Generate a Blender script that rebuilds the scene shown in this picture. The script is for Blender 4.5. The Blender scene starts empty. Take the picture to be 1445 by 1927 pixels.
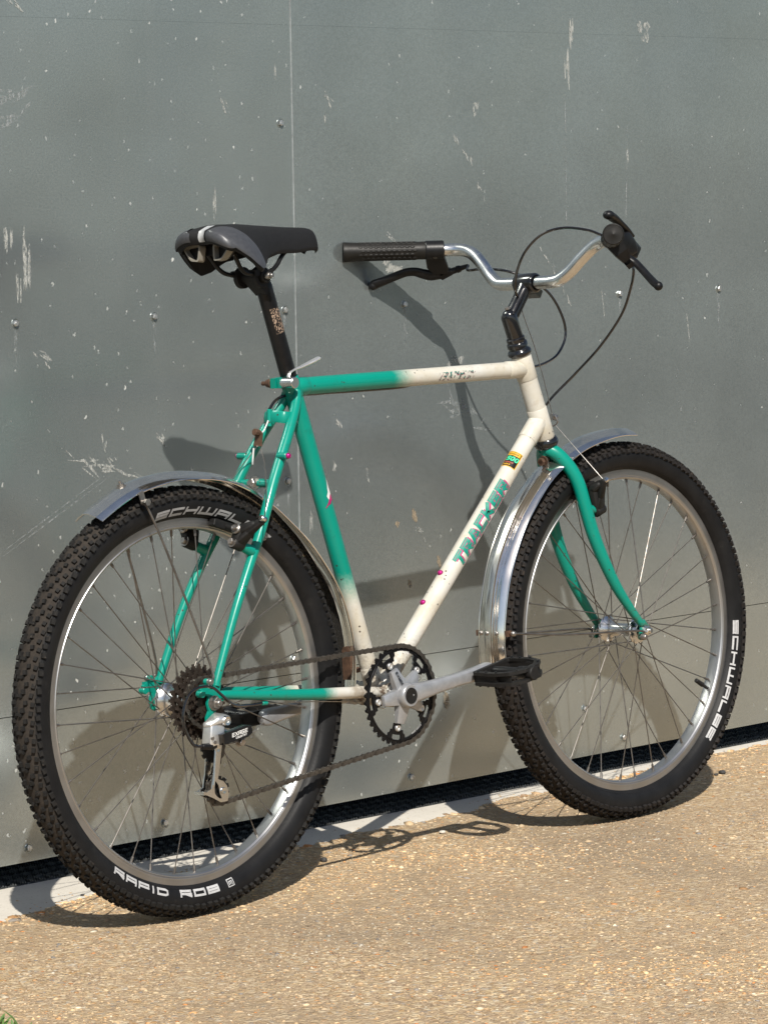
import bpy, bmesh, math, random
import numpy as np
from mathutils import Vector, Matrix, Quaternion

R_ = math.radians
sc = bpy.context.scene
col = sc.collection
rnd = random.Random(7)
rng = np.random.default_rng(11)

# ------------------------------------------------------------------ camera
CAM = np.array([-3.5658, -3.8353, 1.1259]); YAW, PITCH, ROLL, FPX = 0.8072, 0.0948, -0.0160, 6390.3
cd = bpy.data.cameras.new('camera'); cam = bpy.data.objects.new('camera', cd); col.objects.link(cam)
fw = np.array([math.sin(YAW)*math.cos(PITCH), math.cos(YAW)*math.cos(PITCH), -math.sin(PITCH)])
rt = np.array([math.cos(YAW), -math.sin(YAW), 0.]); up = np.cross(rt, fw)
r2 = rt*math.cos(ROLL)+up*math.sin(ROLL); u2 = -rt*math.sin(ROLL)+up*math.cos(ROLL)
m = Matrix(((r2[0], u2[0], -fw[0], CAM[0]), (r2[1], u2[1], -fw[1], CAM[1]), (r2[2], u2[2], -fw[2], CAM[2]), (0, 0, 0, 1)))
cam.matrix_world = m
cd.sensor_fit = 'HORIZONTAL'; cd.sensor_width = 36.0; cd.lens = 36.0*FPX/1445.0
cd.clip_start = 0.05; cd.clip_end = 2000
sc.camera = cam

# ------------------------------------------------------------------ light
SUN = np.array([0.435, 0.555, -0.709]); SUN /= np.linalg.norm(SUN)
w = bpy.data.worlds.new('World'); sc.world = w; w.use_nodes = True
nt = w.node_tree; bg = nt.nodes['Background']
sky = nt.nodes.new('ShaderNodeTexSky'); sky.sky_type = 'NISHITA'; sky.sun_disc = False
sky.sun_elevation = math.asin(-SUN[2]); sky.sun_rotation = math.atan2(-SUN[0], -SUN[1])
sky.air_density = 1.0; sky.dust_density = 1.0
nt.links.new(sky.outputs[0], bg.inputs[0]); bg.inputs[1].default_value = 0.075
sd = bpy.data.lights.new('sun', 'SUN'); so = bpy.data.objects.new('sun', sd); col.objects.link(so)
sd.energy = 4.7; sd.angle = R_(0.55); sd.color = (1.0, 0.95, 0.87)
so.rotation_mode = 'QUATERNION'; so.rotation_quaternion = Vector(SUN).to_track_quat('-Z', 'Y')
so.location = (-3, -4, 6)
vs = sc.view_settings; vs.view_transform = 'Standard'; vs.look = 'None'; vs.gamma = 1.0; vs.exposure = 0.22
vs.use_curve_mapping = False
sc.cycles.max_bounces = 6; sc.cycles.glossy_bounces = 4; sc.cycles.diffuse_bounces = 2; sc.cycles.transparent_max_bounces = 32
sc.cycles.use_denoising = True; sc.cycles.caustics_reflective = False; sc.cycles.caustics_refractive = False
sc.cycles.sample_clamp_indirect = 6.0

# ------------------------------------------------------------------ materials
class NT:
    def __init__(s, name):
        s.m = bpy.data.materials.new(name); s.m.use_nodes = True
        s.t = s.m.node_tree; s.b = s.t.nodes['Principled BSDF']; s.out = s.t.nodes['Material Output']
    def n(s, ty, **kw):
        o = s.t.nodes.new(ty)
        for k, v in kw.items(): setattr(o, k, v)
        return o
    def l(s, a, b): s.t.links.new(a, b)
    def co(s, kind='Object'):
        return s.n('ShaderNodeTexCoord').outputs[kind]
    def mapping(s, vec, scale):
        mp = s.n('ShaderNodeMapping'); s.l(vec, mp.inputs[0]); mp.inputs['Scale'].default_value = scale; return mp.outputs[0]
    def noise(s, vec, scale, detail=4, rough=.55, out=0):
        o = s.n('ShaderNodeTexNoise'); s.l(vec, o.inputs['Vector']); o.inputs['Scale'].default_value = scale
        o.inputs['Detail'].default_value = detail; o.inputs['Roughness'].default_value = rough; return o.outputs[out]
    def voro(s, vec, scale, feature='F1', rand=1.0):
        o = s.n('ShaderNodeTexVoronoi', feature=feature); s.l(vec, o.inputs['Vector']); o.inputs['Scale'].default_value = scale
        o.inputs['Randomness'].default_value = rand
        return o
    def ramp(s, fac, stops):
        o = s.n('ShaderNodeValToRGB'); s.l(fac, o.inputs[0]); e = o.color_ramp.elements
        while len(e) < len(stops): e.new(.5)
        for el, (p, c) in zip(e, stops):
            el.position = p; el.color = (c, c, c, 1) if isinstance(c, (int, float)) else (*c, 1)
        return o.outputs[0]
    def mix(s, fac, a, b, mode='MIX'):
        o = s.n('ShaderNodeMix', data_type='RGBA', blend_type=mode)
        for sock, v in ((o.inputs[0], fac), (o.inputs[6], a), (o.inputs[7], b)):
            if isinstance(v, (int, float)): sock.default_value = v
            elif isinstance(v, tuple): sock.default_value = (*v, 1)
            else: s.l(v, sock)
        return o.outputs[2]
    def math(s, op, a, b=0.0, clamp=False):
        o = s.n('ShaderNodeMath', operation=op, use_clamp=clamp)
        for sock, v in ((o.inputs[0], a), (o.inputs[1], b)):
            if isinstance(v, (int, float)): sock.default_value = v
            else: s.l(v, sock)
        return o.outputs[0]
    def bump(s, h, strength, dist, normal=None):
        o = s.n('ShaderNodeBump'); s.l(h, o.inputs['Height']); o.inputs['Strength'].default_value = strength
        o.inputs['Distance'].default_value = dist
        if normal is not None: s.l(normal, o.inputs['Normal'])
        return o.outputs[0]
    def set(s, **kw):
        for k, v in kw.items():
            k = {'color': 'Base Color', 'rough': 'Roughness', 'metal': 'Metallic', 'coat': 'Coat Weight', 'coat_rough': 'Coat Roughness',
                 'spec': 'Specular IOR Level', 'normal': 'Normal', 'alpha': 'Alpha', 'sub': 'Subsurface Weight'}[k]
            i = s.b.inputs[k]
            if isinstance(v, tuple): i.default_value = (*v, 1) if len(v) == 3 else v
            elif isinstance(v, (int, float)): i.default_value = v
            else: s.l(v, i)
        return s

def simple(name, color, rough=.5, metal=0., var=.25, scale=60, dirt=None, coat=0., rvar=.12, bump=0.0, spec=None, dirt_amt=.5):
    """colour with uneven tone, uneven gloss and optional dirt patches"""
    s = NT(name); c = s.co()
    if spec is None: spec = .28 if max(color) < .03 and not coat else .5
    n1 = s.noise(c, scale, 4, .6)
    f = s.ramp(n1, [(.3, 0.), (.7, 1.)])
    dark = tuple(x*(1-var) for x in color); lite = tuple(min(1, x*(1+var)) for x in color)
    k = s.mix(f, dark, lite)
    if dirt:
        d = s.ramp(s.noise(c, scale*.55, 6, .7), [(1-dirt_amt*.85, 0.), (1.0-dirt_amt*.35, 1.)])
        k = s.mix(d, k, dirt)
    n2 = s.noise(c, scale*2.3, 3)
    rr = s.math('ADD', s.math('MULTIPLY', n2, rvar*2), rough-rvar, True)
    s.set(color=k, rough=rr, metal=metal, coat=coat, spec=spec)
    if bump: s.set(normal=s.bump(s.noise(c, scale*6, 4), bump, .001))
    return s.m

TEAL = (0.0, 0.255, 0.165); CREAM = (.62, .605, .55); MAGENTA = (.42, .012, .13)
def paint_mat():
    s = NT('frame_paint'); c = s.co()
    at = s.n('ShaderNodeAttribute', attribute_name='fade'); fd = at.outputs['Fac']
    nz = s.noise(c, 260, 3)
    fd2 = s.math('ADD', fd, s.math('MULTIPLY', s.math('SUBTRACT', nz, .5), s.math('MULTIPLY', s.math('MULTIPLY', fd, s.math('SUBTRACT', 1., fd)), 1.6)), True)
    fd3 = s.ramp(fd2, [(.08, 0.), (.90, 1.)])
    big = s.noise(c, 9, 4)
    te = s.mix(big, (0.0, .225, .162), (.001, .275, .203))
    cr = s.mix(s.ramp(s.noise(c, 22, 6, .65), [(.35, 0.), (.75, 1.)]), CREAM, (.55, .50, .39))
    k = s.mix(fd3, te, cr)
    # chips: small dark nicks
    v = s.voro(s.mapping(c, (1, 1, 1)), 85); 
    chip = s.math('MULTIPLY', s.ramp(v.outputs['Distance'], [(.11, 1.), (.16, 0.)]), s.ramp(s.noise(c, 30, 2), [(.52, 0.), (.56, 1.)]))
    k = s.mix(chip, k, (.05, .035, .025))
    scr = s.math('MULTIPLY', s.ramp(s.noise(s.mapping(c, (60, 60, 900)), 1, 2), [(.70, 0.), (.73, 1.)]), s.ramp(s.noise(c, 13, 2), [(.58, 0.), (.62, 1.)]))
    k = s.mix(s.math('MULTIPLY', scr, .55), k, (.10, .08, .06))
    dull = s.ramp(s.noise(c, 45, 6, .75), [(.56, 0.), (.72, .45)])
    k = s.mix(dull, k, s.mix(fd3, (.012, .13, .095), (.36, .28, .17)))
    # road grime collecting low down near the crank
    sep = s.n('ShaderNodeSeparateXYZ'); s.l(c, sep.inputs[0])
    low = s.math('MULTIPLY', s.ramp(sep.outputs[2], [(.30, 1.), (.40, 0.)]), s.ramp(sep.outputs[0], [(.30, 0.), (.37, 1.)]))
    gr = s.math('MULTIPLY', low, s.ramp(s.noise(c, 70, 6, .7), [(.44, 0.), (.60, 1.)]))
    k = s.mix(gr, k, (.10, .055, .028))
    s.set(color=k, rough=s.math('ADD', s.math('MULTIPLY', s.noise(c, 40, 4), .18), s.math('MULTIPLY', gr, .4)), coat=.18, coat_rough=.10, spec=.35)
    s.set(rough=.34); s.l(s.math('ADD', .24, s.math('ADD', s.math('MULTIPLY', s.noise(c, 40, 4), .2), s.math('MULTIPLY', gr, .4))), s.b.inputs['Roughness'])
    s.set(normal=s.bump(s.noise(c, 120, 3), .06, .002))
    return s.m

M = {}
M['paint'] = paint_mat()
M['black'] = simple('black_plastic', (.0085, .0085, .009), .40, 0, .3, 90, (.03, .027, .024), rvar=.1, dirt_amt=.35, bump=.08)
M['black_matt'] = simple('matt_black_rubber', (.012, .0115, .011), .58, 0, .3, 120, (.04, .035, .03), dirt_amt=.45, bump=.15)
M['grip'] = simple('grip_rubber', (.012, .011, .0095), .48, 0, .3, 80, (.03, .025, .02), dirt_amt=.5, bump=.1)
M['black_gloss'] = simple('gloss_black_paint', (.008, .008, .009), .16, 0, .2, 50, (.03, .028, .025), coat=.6, rvar=.07, dirt_amt=.3)
M['alloy'] = simple('polished_alloy', (.72, .72, .71), .24, 1, .10, 40, (.42, .40, .37), rvar=.1, dirt_amt=.35)
M['alloy_satin'] = simple('satin_alloy', (.76, .755, .74), .36, .8, .12, 55, (.42, .38, .33), rvar=.12, dirt_amt=.4)
M['crank'] = simple('grey_lacquered_alloy', (.36, .365, .375), .36, .45, .14, 70, (.16, .14, .12), coat=.3, rvar=.12, dirt_amt=.38)
M['chrome'] = simple('dusty_chrome', (.88, .84, .78), .11, .975, .08, 30, (.52, .48, .43), rvar=.06, dirt_amt=.28)
M['steel'] = simple('dull_steel', (.33, .31, .29), .38, .9, .25, 90, (.16, .10, .07), dirt_amt=.4)
M['spoke'] = simple('oxidised_spoke_steel', (.17, .155, .14), .40, .75, .3, 45, (.10, .065, .045), dirt_amt=.5)
M['chain'] = simple('greasy_chain_steel', (.105, .093, .080), .38, .7, .35, 160, (.05, .040, .032), dirt_amt=.5, bump=.1)
M['cog'] = simple('rusty_sprocket_steel', (.045, .034, .027), .50, .5, .4, 120, (.075, .045, .030), dirt_amt=.5, bump=.2)
M['rust'] = simple('rusted_steel', (.10, .055, .034), .75, .3, .4, 150, (.20, .115, .065), dirt_amt=.5, bump=.4)
M['tyre'] = simple('tyre_rubber', (.0125, .0125, .013), .50, 0, .25, 30, (.040, .038, .036), dirt_amt=.36, bump=.1, rvar=.08)
M['tread'] = simple('dusty_tread_rubber', (.012, .0113, .0105), .82, 0, .4, 140, (.088, .073, .060), dirt_amt=.48, bump=.3)
M['tread_front'] = simple('tread_rubber', (.014, .012, .011), .76, 0, .4, 140, (.085, .062, .045), dirt_amt=.5, bump=.3)
M['print'] = simple('white_tyre_print', (.46, .46, .46), .55, 0, .15, 200, (.22, .22, .22), dirt_amt=.35)
M['print_dull'] = simple('grey_tyre_print', (.26, .26, .26), .55, 0, .15, 200, (.12, .12, .12), dirt_amt=.4)
M['white'] = simple('white_print', (.75, .75, .73), .5, 0, .08, 100)
M['pink'] = simple('magenta_anodised_screw', (.55, .02, .22), .28, .6, .15, 100)
M['magenta'] = simple('magenta_decal', MAGENTA, .35, 0, .15, 100)
M['black_ring'] = simple('black_anodised_alloy', (.010, .010, .011), .22, .3, .2, 100, (.03, .026, .022), rvar=.07, dirt_amt=.3)
M['fabric'] = simple('black_saddle_cover', (.010, .010, .0105), .70, 0, .2, 220, (.022, .022, .023), dirt_amt=.3, bump=.15, rvar=.05)
M['panel_grey'] = simple('graphite_saddle_panel', (.066, .068, .074), .38, .2, .15, 160, (.048, .05, .055), dirt_amt=.4, bump=.1)
M['beige'] = simple('beige_vent_trim', (.25, .235, .20), .45, 0, .1, 60, (.12, .105, .09), dirt_amt=.4)
M['reflex'] = simple('silver_reflective_strip', (.55, .56, .56), .35, .2, .1, 160)

def worn_mat(name, colr, under=None, thr=.5, scale=180, rough=.4):
    """printed film that has flaked: the flaked-off places let what lies under it show"""
    s = NT(name); c = s.co()
    a = s.ramp(s.noise(c, scale, 5, .65), [(thr-.02, 0.), (thr+.02, 1.)])
    k = s.mix(s.noise(c, 60, 3), tuple(x*.85 for x in colr), tuple(min(1, x*1.15) for x in colr))
    s.set(color=k, rough=rough, alpha=a)
    return s.m
M['decal_teal'] = worn_mat('flaking_teal_print', (.0, .24, .17), thr=.33, scale=110)
M['decal_magenta'] = worn_mat('flaking_magenta_print', MAGENTA, thr=.40, scale=120)
M['decal_white'] = worn_mat('flaking_white_print', (.75, .75, .72), thr=.42, scale=140)
M['decal_teal_gone'] = worn_mat('mostly_lost_teal_print', (.03, .20, .16), thr=.56, scale=190)
M['decal_magenta_gone'] = worn_mat('mostly_lost_magenta_print', (.22, .02, .07), thr=.53, scale=190)
M['rust_print'] = worn_mat('worn_tan_print', (.36, .26, .19), thr=.53, scale=380, rough=.7)
M['yellow'] = simple('yellow_print', (.75, .42, .03), .4, 0, .15, 200)
M['sticker_black'] = simple('black_sticker', (.015, .013, .012), .35, 0, .2, 80)
M['mint'] = simple('mint_print', (.05, .62, .33), .4, 0, .1, 100)
M['red_print'] = simple('red_print', (.45, .10, .07), .4, 0, .15, 200)

# ------------------------------------------------------------------ mesh tools
A = np.array
def nrm(v): v = np.asarray(v, float); return v/np.linalg.norm(v)
def perp(d):
    d = nrm(d); a = A([0, 0, 1.]) if abs(d[2]) < .9 else A([1., 0, 0])
    e1 = nrm(np.cross(a, d)); return e1, np.cross(d, e1)
def sstep(a, b, x):
    t = np.clip((np.asarray(x, float)-a)/(b-a), 0, 1); return t*t*(3-2*t)
def spl(pts, n=8):
    P = np.asarray(pts, float); out = []
    Q = np.vstack([2*P[0]-P[1], P, 2*P[-1]-P[-2]])
    for i in range(1, len(Q)-2):
        p0, p1, p2, p3 = Q[i-1:i+3]
        for k in range(n):
            t = k/n
            out.append(.5*((2*p1)+(p2-p0)*t+(2*p0-5*p1+4*p2-p3)*t*t+(-p0+3*p1-3*p2+p3)*t**3))
    out.append(P[-1]); return np.array(out)

class MB:
    def __init__(s): s.v = []; s.f = []; s.n = 0; s.att = []
    def add(s, verts, faces, att=0.):
        verts = np.asarray(verts, float).reshape(-1, 3); b = s.n
        s.v.append(verts); s.f += [tuple(i+b for i in f) for f in faces]; s.n += len(verts)
        s.att.append(np.broadcast_to(np.asarray(att, float), (len(verts),)))
        return s
    def tube(s, path, rad, n=16, caps=True, att=None, squash=None, ref=None):
        P = np.asarray(path, float); k = len(P); r = np.broadcast_to(np.asarray(rad, float), (k,)) if np.ndim(rad) == 0 else np.interp(np.linspace(0, 1, k), np.linspace(0, 1, len(rad)), rad)
        T = np.gradient(P, axis=0); T /= np.linalg.norm(T, axis=1)[:, None]
        e1, e2 = perp(T[0])
        if ref is not None:
            e1 = nrm(A(ref)-T[0]*(A(ref)@T[0])); e2 = np.cross(T[0], e1)
        V = []; a = np.linspace(0, 2*np.pi, n, endpoint=False)
        for i in range(k):
            e1 = nrm(e1-T[i]*(e1@T[i])); e2 = np.cross(T[i], e1)
            q = 1. if squash is None else squash
            V.append(P[i]+r[i]*(np.cos(a)[:, None]*e1+q*np.sin(a)[:, None]*e2))
        F = [(i*n+j, i*n+(j+1) % n, (i+1)*n+(j+1) % n, (i+1)*n+j) for i in range(k-1) for j in range(n)]
        V = np.concatenate(V)
        if caps: F += [tuple(range(n-1, -1, -1)), tuple((k-1)*n+j for j in range(n))]
        return s.add(V, F, 0. if att is None else att(V))
    def lathe(s, prof, org, axis, n=32, ang=None, e1=None, closed=False, att=0.):
        """prof: list of (radius, height along axis)"""
        axis = nrm(axis)
        if e1 is None: e1, e2 = perp(axis)
        else: e1 = nrm(e1); e2 = np.cross(axis, e1)
        full = ang is None
        th = np.linspace(0, 2*np.pi, n, endpoint=False) if full else np.linspace(ang[0], ang[1], n)
        pr = np.asarray(prof, float); m_ = len(pr)
        V = (A(org)+(pr[None, :, 0:1]*(np.cos(th)[:, None, None]*e1+np.sin(th)[:, None, None]*e2))+pr[None, :, 1:2]*axis).reshape(-1, 3)
        F = []; nn = n if full else n-1; mm = m_ if closed else m_-1
        for i in range(nn):
            for j in range(mm):
                F.append((i*m_+j, ((i+1) % n)*m_+j, ((i+1) % n)*m_+(j+1) % m_, i*m_+(j+1) % m_))
        return s.add(V, F, att)
    def cyl(s, a, b, r, n=16, r2=None, bev=0.):
        a, b = A(a, float), A(b, float); L = np.linalg.norm(b-a); r2 = r if r2 is None else r2
        pr = [(1e-5, 0), (r-bev, 0), (r, bev), (r2, L-bev), (r2-bev, L), (1e-5, L)] if bev else [(1e-5, 0), (r, 0), (r2, L), (1e-5, L)]
        return s.lathe(pr, a, b-a, n)
    def ball(s, c, r, n=14, sc_=(1, 1, 1)):
        pr = [(max(1e-5, math.sin(t)*r), -math.cos(t)*r) for t in np.linspace(0, math.pi, 9)]
        k = s.n; s.lathe(pr, (0, 0, 0), (0, 0, 1), n); s.v[-1] = s.v[-1]*A(sc_)+A(c); return s
    def box(s, c, size, ex=(1, 0, 0), ey=(0, 1, 0), ez=(0, 0, 1), taper=1.):
        ex, ey, ez = A(ex, float), A(ey, float), A(ez, float); h = A(size)/2
        V = []
        for z in (-1, 1):
            t = 1. if z < 0 else taper
            for x, y in ((-1, -1), (1, -1), (1, 1), (-1, 1)): V.append(A(c)+ex*x*h[0]*t+ey*y*h[1]*t+ez*z*h[2])
        return s.add(V, [(3, 2, 1, 0), (4, 5, 6, 7), (0, 1, 5, 4), (1, 2, 6, 5), (2, 3, 7, 6), (3, 0, 4, 7)])
    def prism(s, poly, org, ex, ey, ez, t0, t1, bev=0.):
        """outline (u,v) in ex,ey, from t0 to t1 along ez, edges optionally bevelled"""
        P = np.asarray(poly, float); ex, ey, ez, org = A(ex, float), A(ey, float), A(ez, float), A(org, float)
        n = len(P); c = P.mean(0)
        def ring(Q, t): return org+Q[:, :1]*ex+Q[:, 1:]*ey+t*ez
        if bev:
            d = P-c; Q = c+d*(1-bev/np.maximum(np.linalg.norm(d, axis=1), 1e-6))[:, None]
            rings = [ring(Q, t0), ring(P, t0+bev), ring(P, t1-bev), ring(Q, t1)]
        else: rings = [ring(P, t0), ring(P, t1)]
        F = [tuple(range(n-1, -1, -1)), tuple((len(rings)-1)*n+j for j in range(n))]
        for k in range(len(rings)-1):
            F += [(k*n+j, k*n+(j+1) % n, (k+1)*n+(j+1) % n, (k+1)*n+j) for j in range(n)]
        return s.add(np.concatenate(rings), F)
    def ringprism(s, outer, inner, org, ex, ey, ez, t0, t1):
        n = len(outer); org, ex, ey, ez = A(org, float), A(ex, float), A(ey, float), A(ez, float)
        V = []
        for t in (t0, t1):
            for Q in (outer, inner):
                V += [org+q[0]*ex+q[1]*ey+t*ez for q in Q]
        F = []
        for j in range(n):
            k = (j+1) % n
            F += [(j, k, 2*n+k, 2*n+j), (n+k, n+j, 3*n+j, 3*n+k), (n+j, n+k, k, j), (2*n+j, 2*n+k, 3*n+k, 3*n+j)]
        return s.add(V, F)
    def hull(s, pts, rad=0.):
        """convex hull of points, or of small balls at the points"""
        P = []
        for q in pts:
            r = rad
            if len(q) == 4: r = q[3]
            q = A(q[:3], float)
            if r:
                for d in OCT: P.append(q+r*d)
            else: P.append(q)
        bm = bmesh.new(); vs_ = [bm.verts.new(q) for q in P]
        res = bmesh.ops.convex_hull(bm, input=vs_)
        bmesh.ops.delete(bm, geom=[v for v in bm.verts if not v.link_faces], context='VERTS')
        bm.verts.index_update()
        s.add([v.co[:] for v in bm.verts], [tuple(v.index for v in f.verts) for f in bm.faces]); bm.free()
        return s
    def polar(s, rs, n, mask, c, y0, y1):
        """flat ring built of cells (ring i, angle) lying in the x-z plane between y0 and y1"""
        th = np.arange(n)*2*np.pi/n; m_ = len(rs); idx = {}; V = []; F = []
        def vid(i, j, k):
            j %= n
            if (i, j, k) not in idx:
                idx[(i, j, k)] = len(V); V.append((c[0]+rs[i]*math.cos(th[j]), (y0, y1)[k], c[1]+rs[i]*math.sin(th[j])))
            return idx[(i, j, k)]
        on = {(i, j) for i in range(m_-1) for j in range(n) if mask(i, math.degrees(th[j]+math.pi/n), j)}
        for i, j in on:
            q = ((i, j), (i+1, j), (i+1, j+1), (i, j+1))
            F.append(tuple(vid(a, b, 0) for a, b in q)); F.append(tuple(vid(a, b, 1) for a, b in reversed(q)))
            for (di, dj), (a, b) in (((0, -1), (0, 1)), ((1, 0), (1, 2)), ((0, 1), (2, 3)), ((-1, 0), (3, 0))):
                if (i+di, (j+dj) % n) not in on:
                    F.append((vid(*q[b], 0), vid(*q[a], 0), vid(*q[a], 1), vid(*q[b], 1)))
        return s.add(V, F)
    def mesh(s, name, angle=38):
        me = bpy.data.meshes.new(name); V = np.concatenate(s.v)
        me.from_pydata(V.tolist(), [], s.f); me.validate()
        bm = bmesh.new(); bm.from_mesh(me); bmesh.ops.recalc_face_normals(bm, faces=bm.faces); bm.to_mesh(me); bm.free()
        me.polygons.foreach_set('use_smooth', np.ones(len(me.polygons), bool)); me.set_sharp_from_angle(angle=R_(angle))
        at = np.concatenate(s.att)
        if at.any() and len(at) == len(me.vertices):
            a = me.attributes.new('fade', 'FLOAT', 'POINT'); a.data.foreach_set('value', at.astype(np.float32))
        me.update(); return me
OCT = [nrm(v) for v in [(1, 0, 0), (-1, 0, 0), (0, 1, 0), (0, -1, 0), (0, 0, 1), (0, 0, -1)]+[(a, b, c) for a in (-1, 1) for b in (-1, 1) for c in (-1, 1)]+[(a, b, 0) for a in (-1, 1) for b in (-1, 1)]+[(a, 0, b) for a in (-1, 1) for b in (-1, 1)]+[(0, a, b) for a in (-1, 1) for b in (-1, 1)]]

def part(name, mb, mat, parent=None, label=None, angle=38, **kw):
    me = mb.mesh(name, angle) if isinstance(mb, MB) else mb
    if mat is not None and not len(me.materials): me.materials.append(mat if not isinstance(mat, str) else M[mat])
    o = bpy.data.objects.new(name, me); col.objects.link(o); o.parent = parent
    if label: o['label'] = label
    for k, v in kw.items(): o[k] = v
    return o
def empty(name, loc=(0, 0, 0), rot=(0, 0, 0), label=None, category=None, parent=None, **kw):
    o = bpy.data.objects.new(name, None); col.objects.link(o); o.location = loc; o.rotation_euler = rot; o.parent = parent
    o.empty_display_size = .05
    if label: o['label'] = label
    if category: o['category'] = category
    for k, v in kw.items(): o[k] = v
    return o

# stroke lettering -----------------------------------------------------
GL = {
 'S': [[(1, 1), (0, 1), (0, .5), (1, .5), (1, 0), (0, 0)]], 'C': [[(1, 1), (0, 1), (0, 0), (1, 0)]],
 'H': [[(0, 0), (0, 1)], [(1, 0), (1, 1)], [(0, .5), (1, .5)]], 'W': [[(0, 1), (0, 0), (1, 0), (1, 1)], [(.5, 1), (.5, 0)]],
 'A': [[(0, 0), (0, 1), (1, 1), (1, 0)], [(0, .42), (1, .42)]], 'L': [[(0, 1), (0, 0), (1, 0)]], 'a': [[(0, 0), (.36, 1), (.64, 1), (1, 0)], [(.2, .32), (.8, .32)]],
 'B': [[(0, 0), (0, 1), (1, 1), (1, 0), (0, 0)], [(0, .5), (1, .5)]], 'E': [[(1, 1), (0, 1), (0, 0), (1, 0)], [(0, .5), (.9, .5)]],
 'R': [[(0, 0), (0, 1), (1, 1), (1, .45), (0, .45)], [(.45, .45), (1, 0)]], 'P': [[(0, 0), (0, 1), (1, 1), (1, .42), (0, .42)]],
 'I': [[(.5, 0), (.5, 1)]], 'D': [[(0, 0), (0, 1), (.8, 1), (1, .8), (1, .2), (.8, 0), (0, 0)]], 'O': [[(0, 0), (0, 1), (1, 1), (1, 0), (0, 0)]],
 'T': [[(0, 1), (1, 1)], [(.5, 1), (.5, 0)]], 'K': [[(0, 0), (0, 1)], [(1, 1), (.2, .5), (1, 0)]], 'X': [[(0, 0), (1, 1)], [(0, 1), (1, 0)]],
 'G': [[(1, 1), (0, 1), (0, 0), (1, 0), (1, .5), (.5, .5)]], 'U': [[(0, 1), (0, 0), (1, 0), (1, 1)]], 'N': [[(0, 0), (0, 1)], [(0, 1), (1, 0)], [(1, 0), (1, 1)]],
 'Y': [[(0, 1), (.5, .5), (1, 1)], [(.5, .5), (.5, 0)]], '0': [[(0, .2), (0, .8), (.25, 1), (.75, 1), (1, .8), (1, .2), (.75, 0), (.25, 0), (0, .2)]],
 '5': [[(1, 1), (0, 1), (0, .55), (.8, .55), (1, .4), (1, .15), (.8, 0), (0, 0)]], 'M': [[(0, 0), (0, 1), (.5, .45), (1, 1), (1, 0)]],
 '|': [[(.2, 0), (.2, 1)], [(.8, .1), (.8, .9)]],
 '[': [[(0, 0), (0, 1), (1, 1), (1, 0), (0, 0)], [(.25, .25), (.25, .7), (.75, .7), (.75, .25)], [(.5, .7), (.5, .3)]],
}
def lettering(txt, h, cw, gap, sw, fn, slant=0., seg=.0035, lift=0.):
    """flat strokes mapped by fn(u, v, lift); every stroke a hair above the one before so none share a plane"""
    mb = MB(); u0 = 0.; k = 0
    for ch in txt:
        if ch == ' ': u0 += cw*.8; continue
        wd = cw*(1.25 if ch == 'W' else .35 if ch == 'I' else 1.)
        for st in GL[ch]:
            P = A([(sw/2+x*(wd-sw), sw/2+y*(h-sw)) for x, y in st])
            closed = np.allclose(P[0], P[-1])
            Q = [P[0]]
            for a, b in zip(P[:-1], P[1:]):
                L = np.linalg.norm(b-a); n = max(1, int(L/seg))
                for i in range(1, n+1): Q.append(a+(b-a)*i/n)
            Q = A(Q); n = len(Q); D = np.zeros_like(Q); W = np.ones(n)
            d = np.diff(Q, axis=0); d /= np.linalg.norm(d, axis=1)[:, None]
            for i in range(n):
                a = d[i-1] if i > 0 else (d[-1] if closed else d[0]); b = d[i] if i < n-1 else (d[0] if closed else d[-1])
                t = nrm(a+b) if np.linalg.norm(a+b) > 1e-6 else a
                D[i] = (-t[1], t[0]); W[i] = min(1.8, 1/max(.3, t@a))
            if not closed: Q[0] -= d[0]*sw/2; Q[-1] += d[-1]*sw/2
            L_ = Q+D*(W*sw/2)[:, None]; R__ = Q-D*(W*sw/2)[:, None]
            V = []
            for a, b in zip(L_, R__):
                for q in (a, b): V.append(fn(u0+q[0]+slant*q[1], q[1], lift+k*2e-5))
            mb.add(V, [(2*i, 2*i+1, 2*i+3, 2*i+2) for i in range(n-1)]); k += 1
        u0 += wd+gap
    return mb, u0-gap

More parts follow.
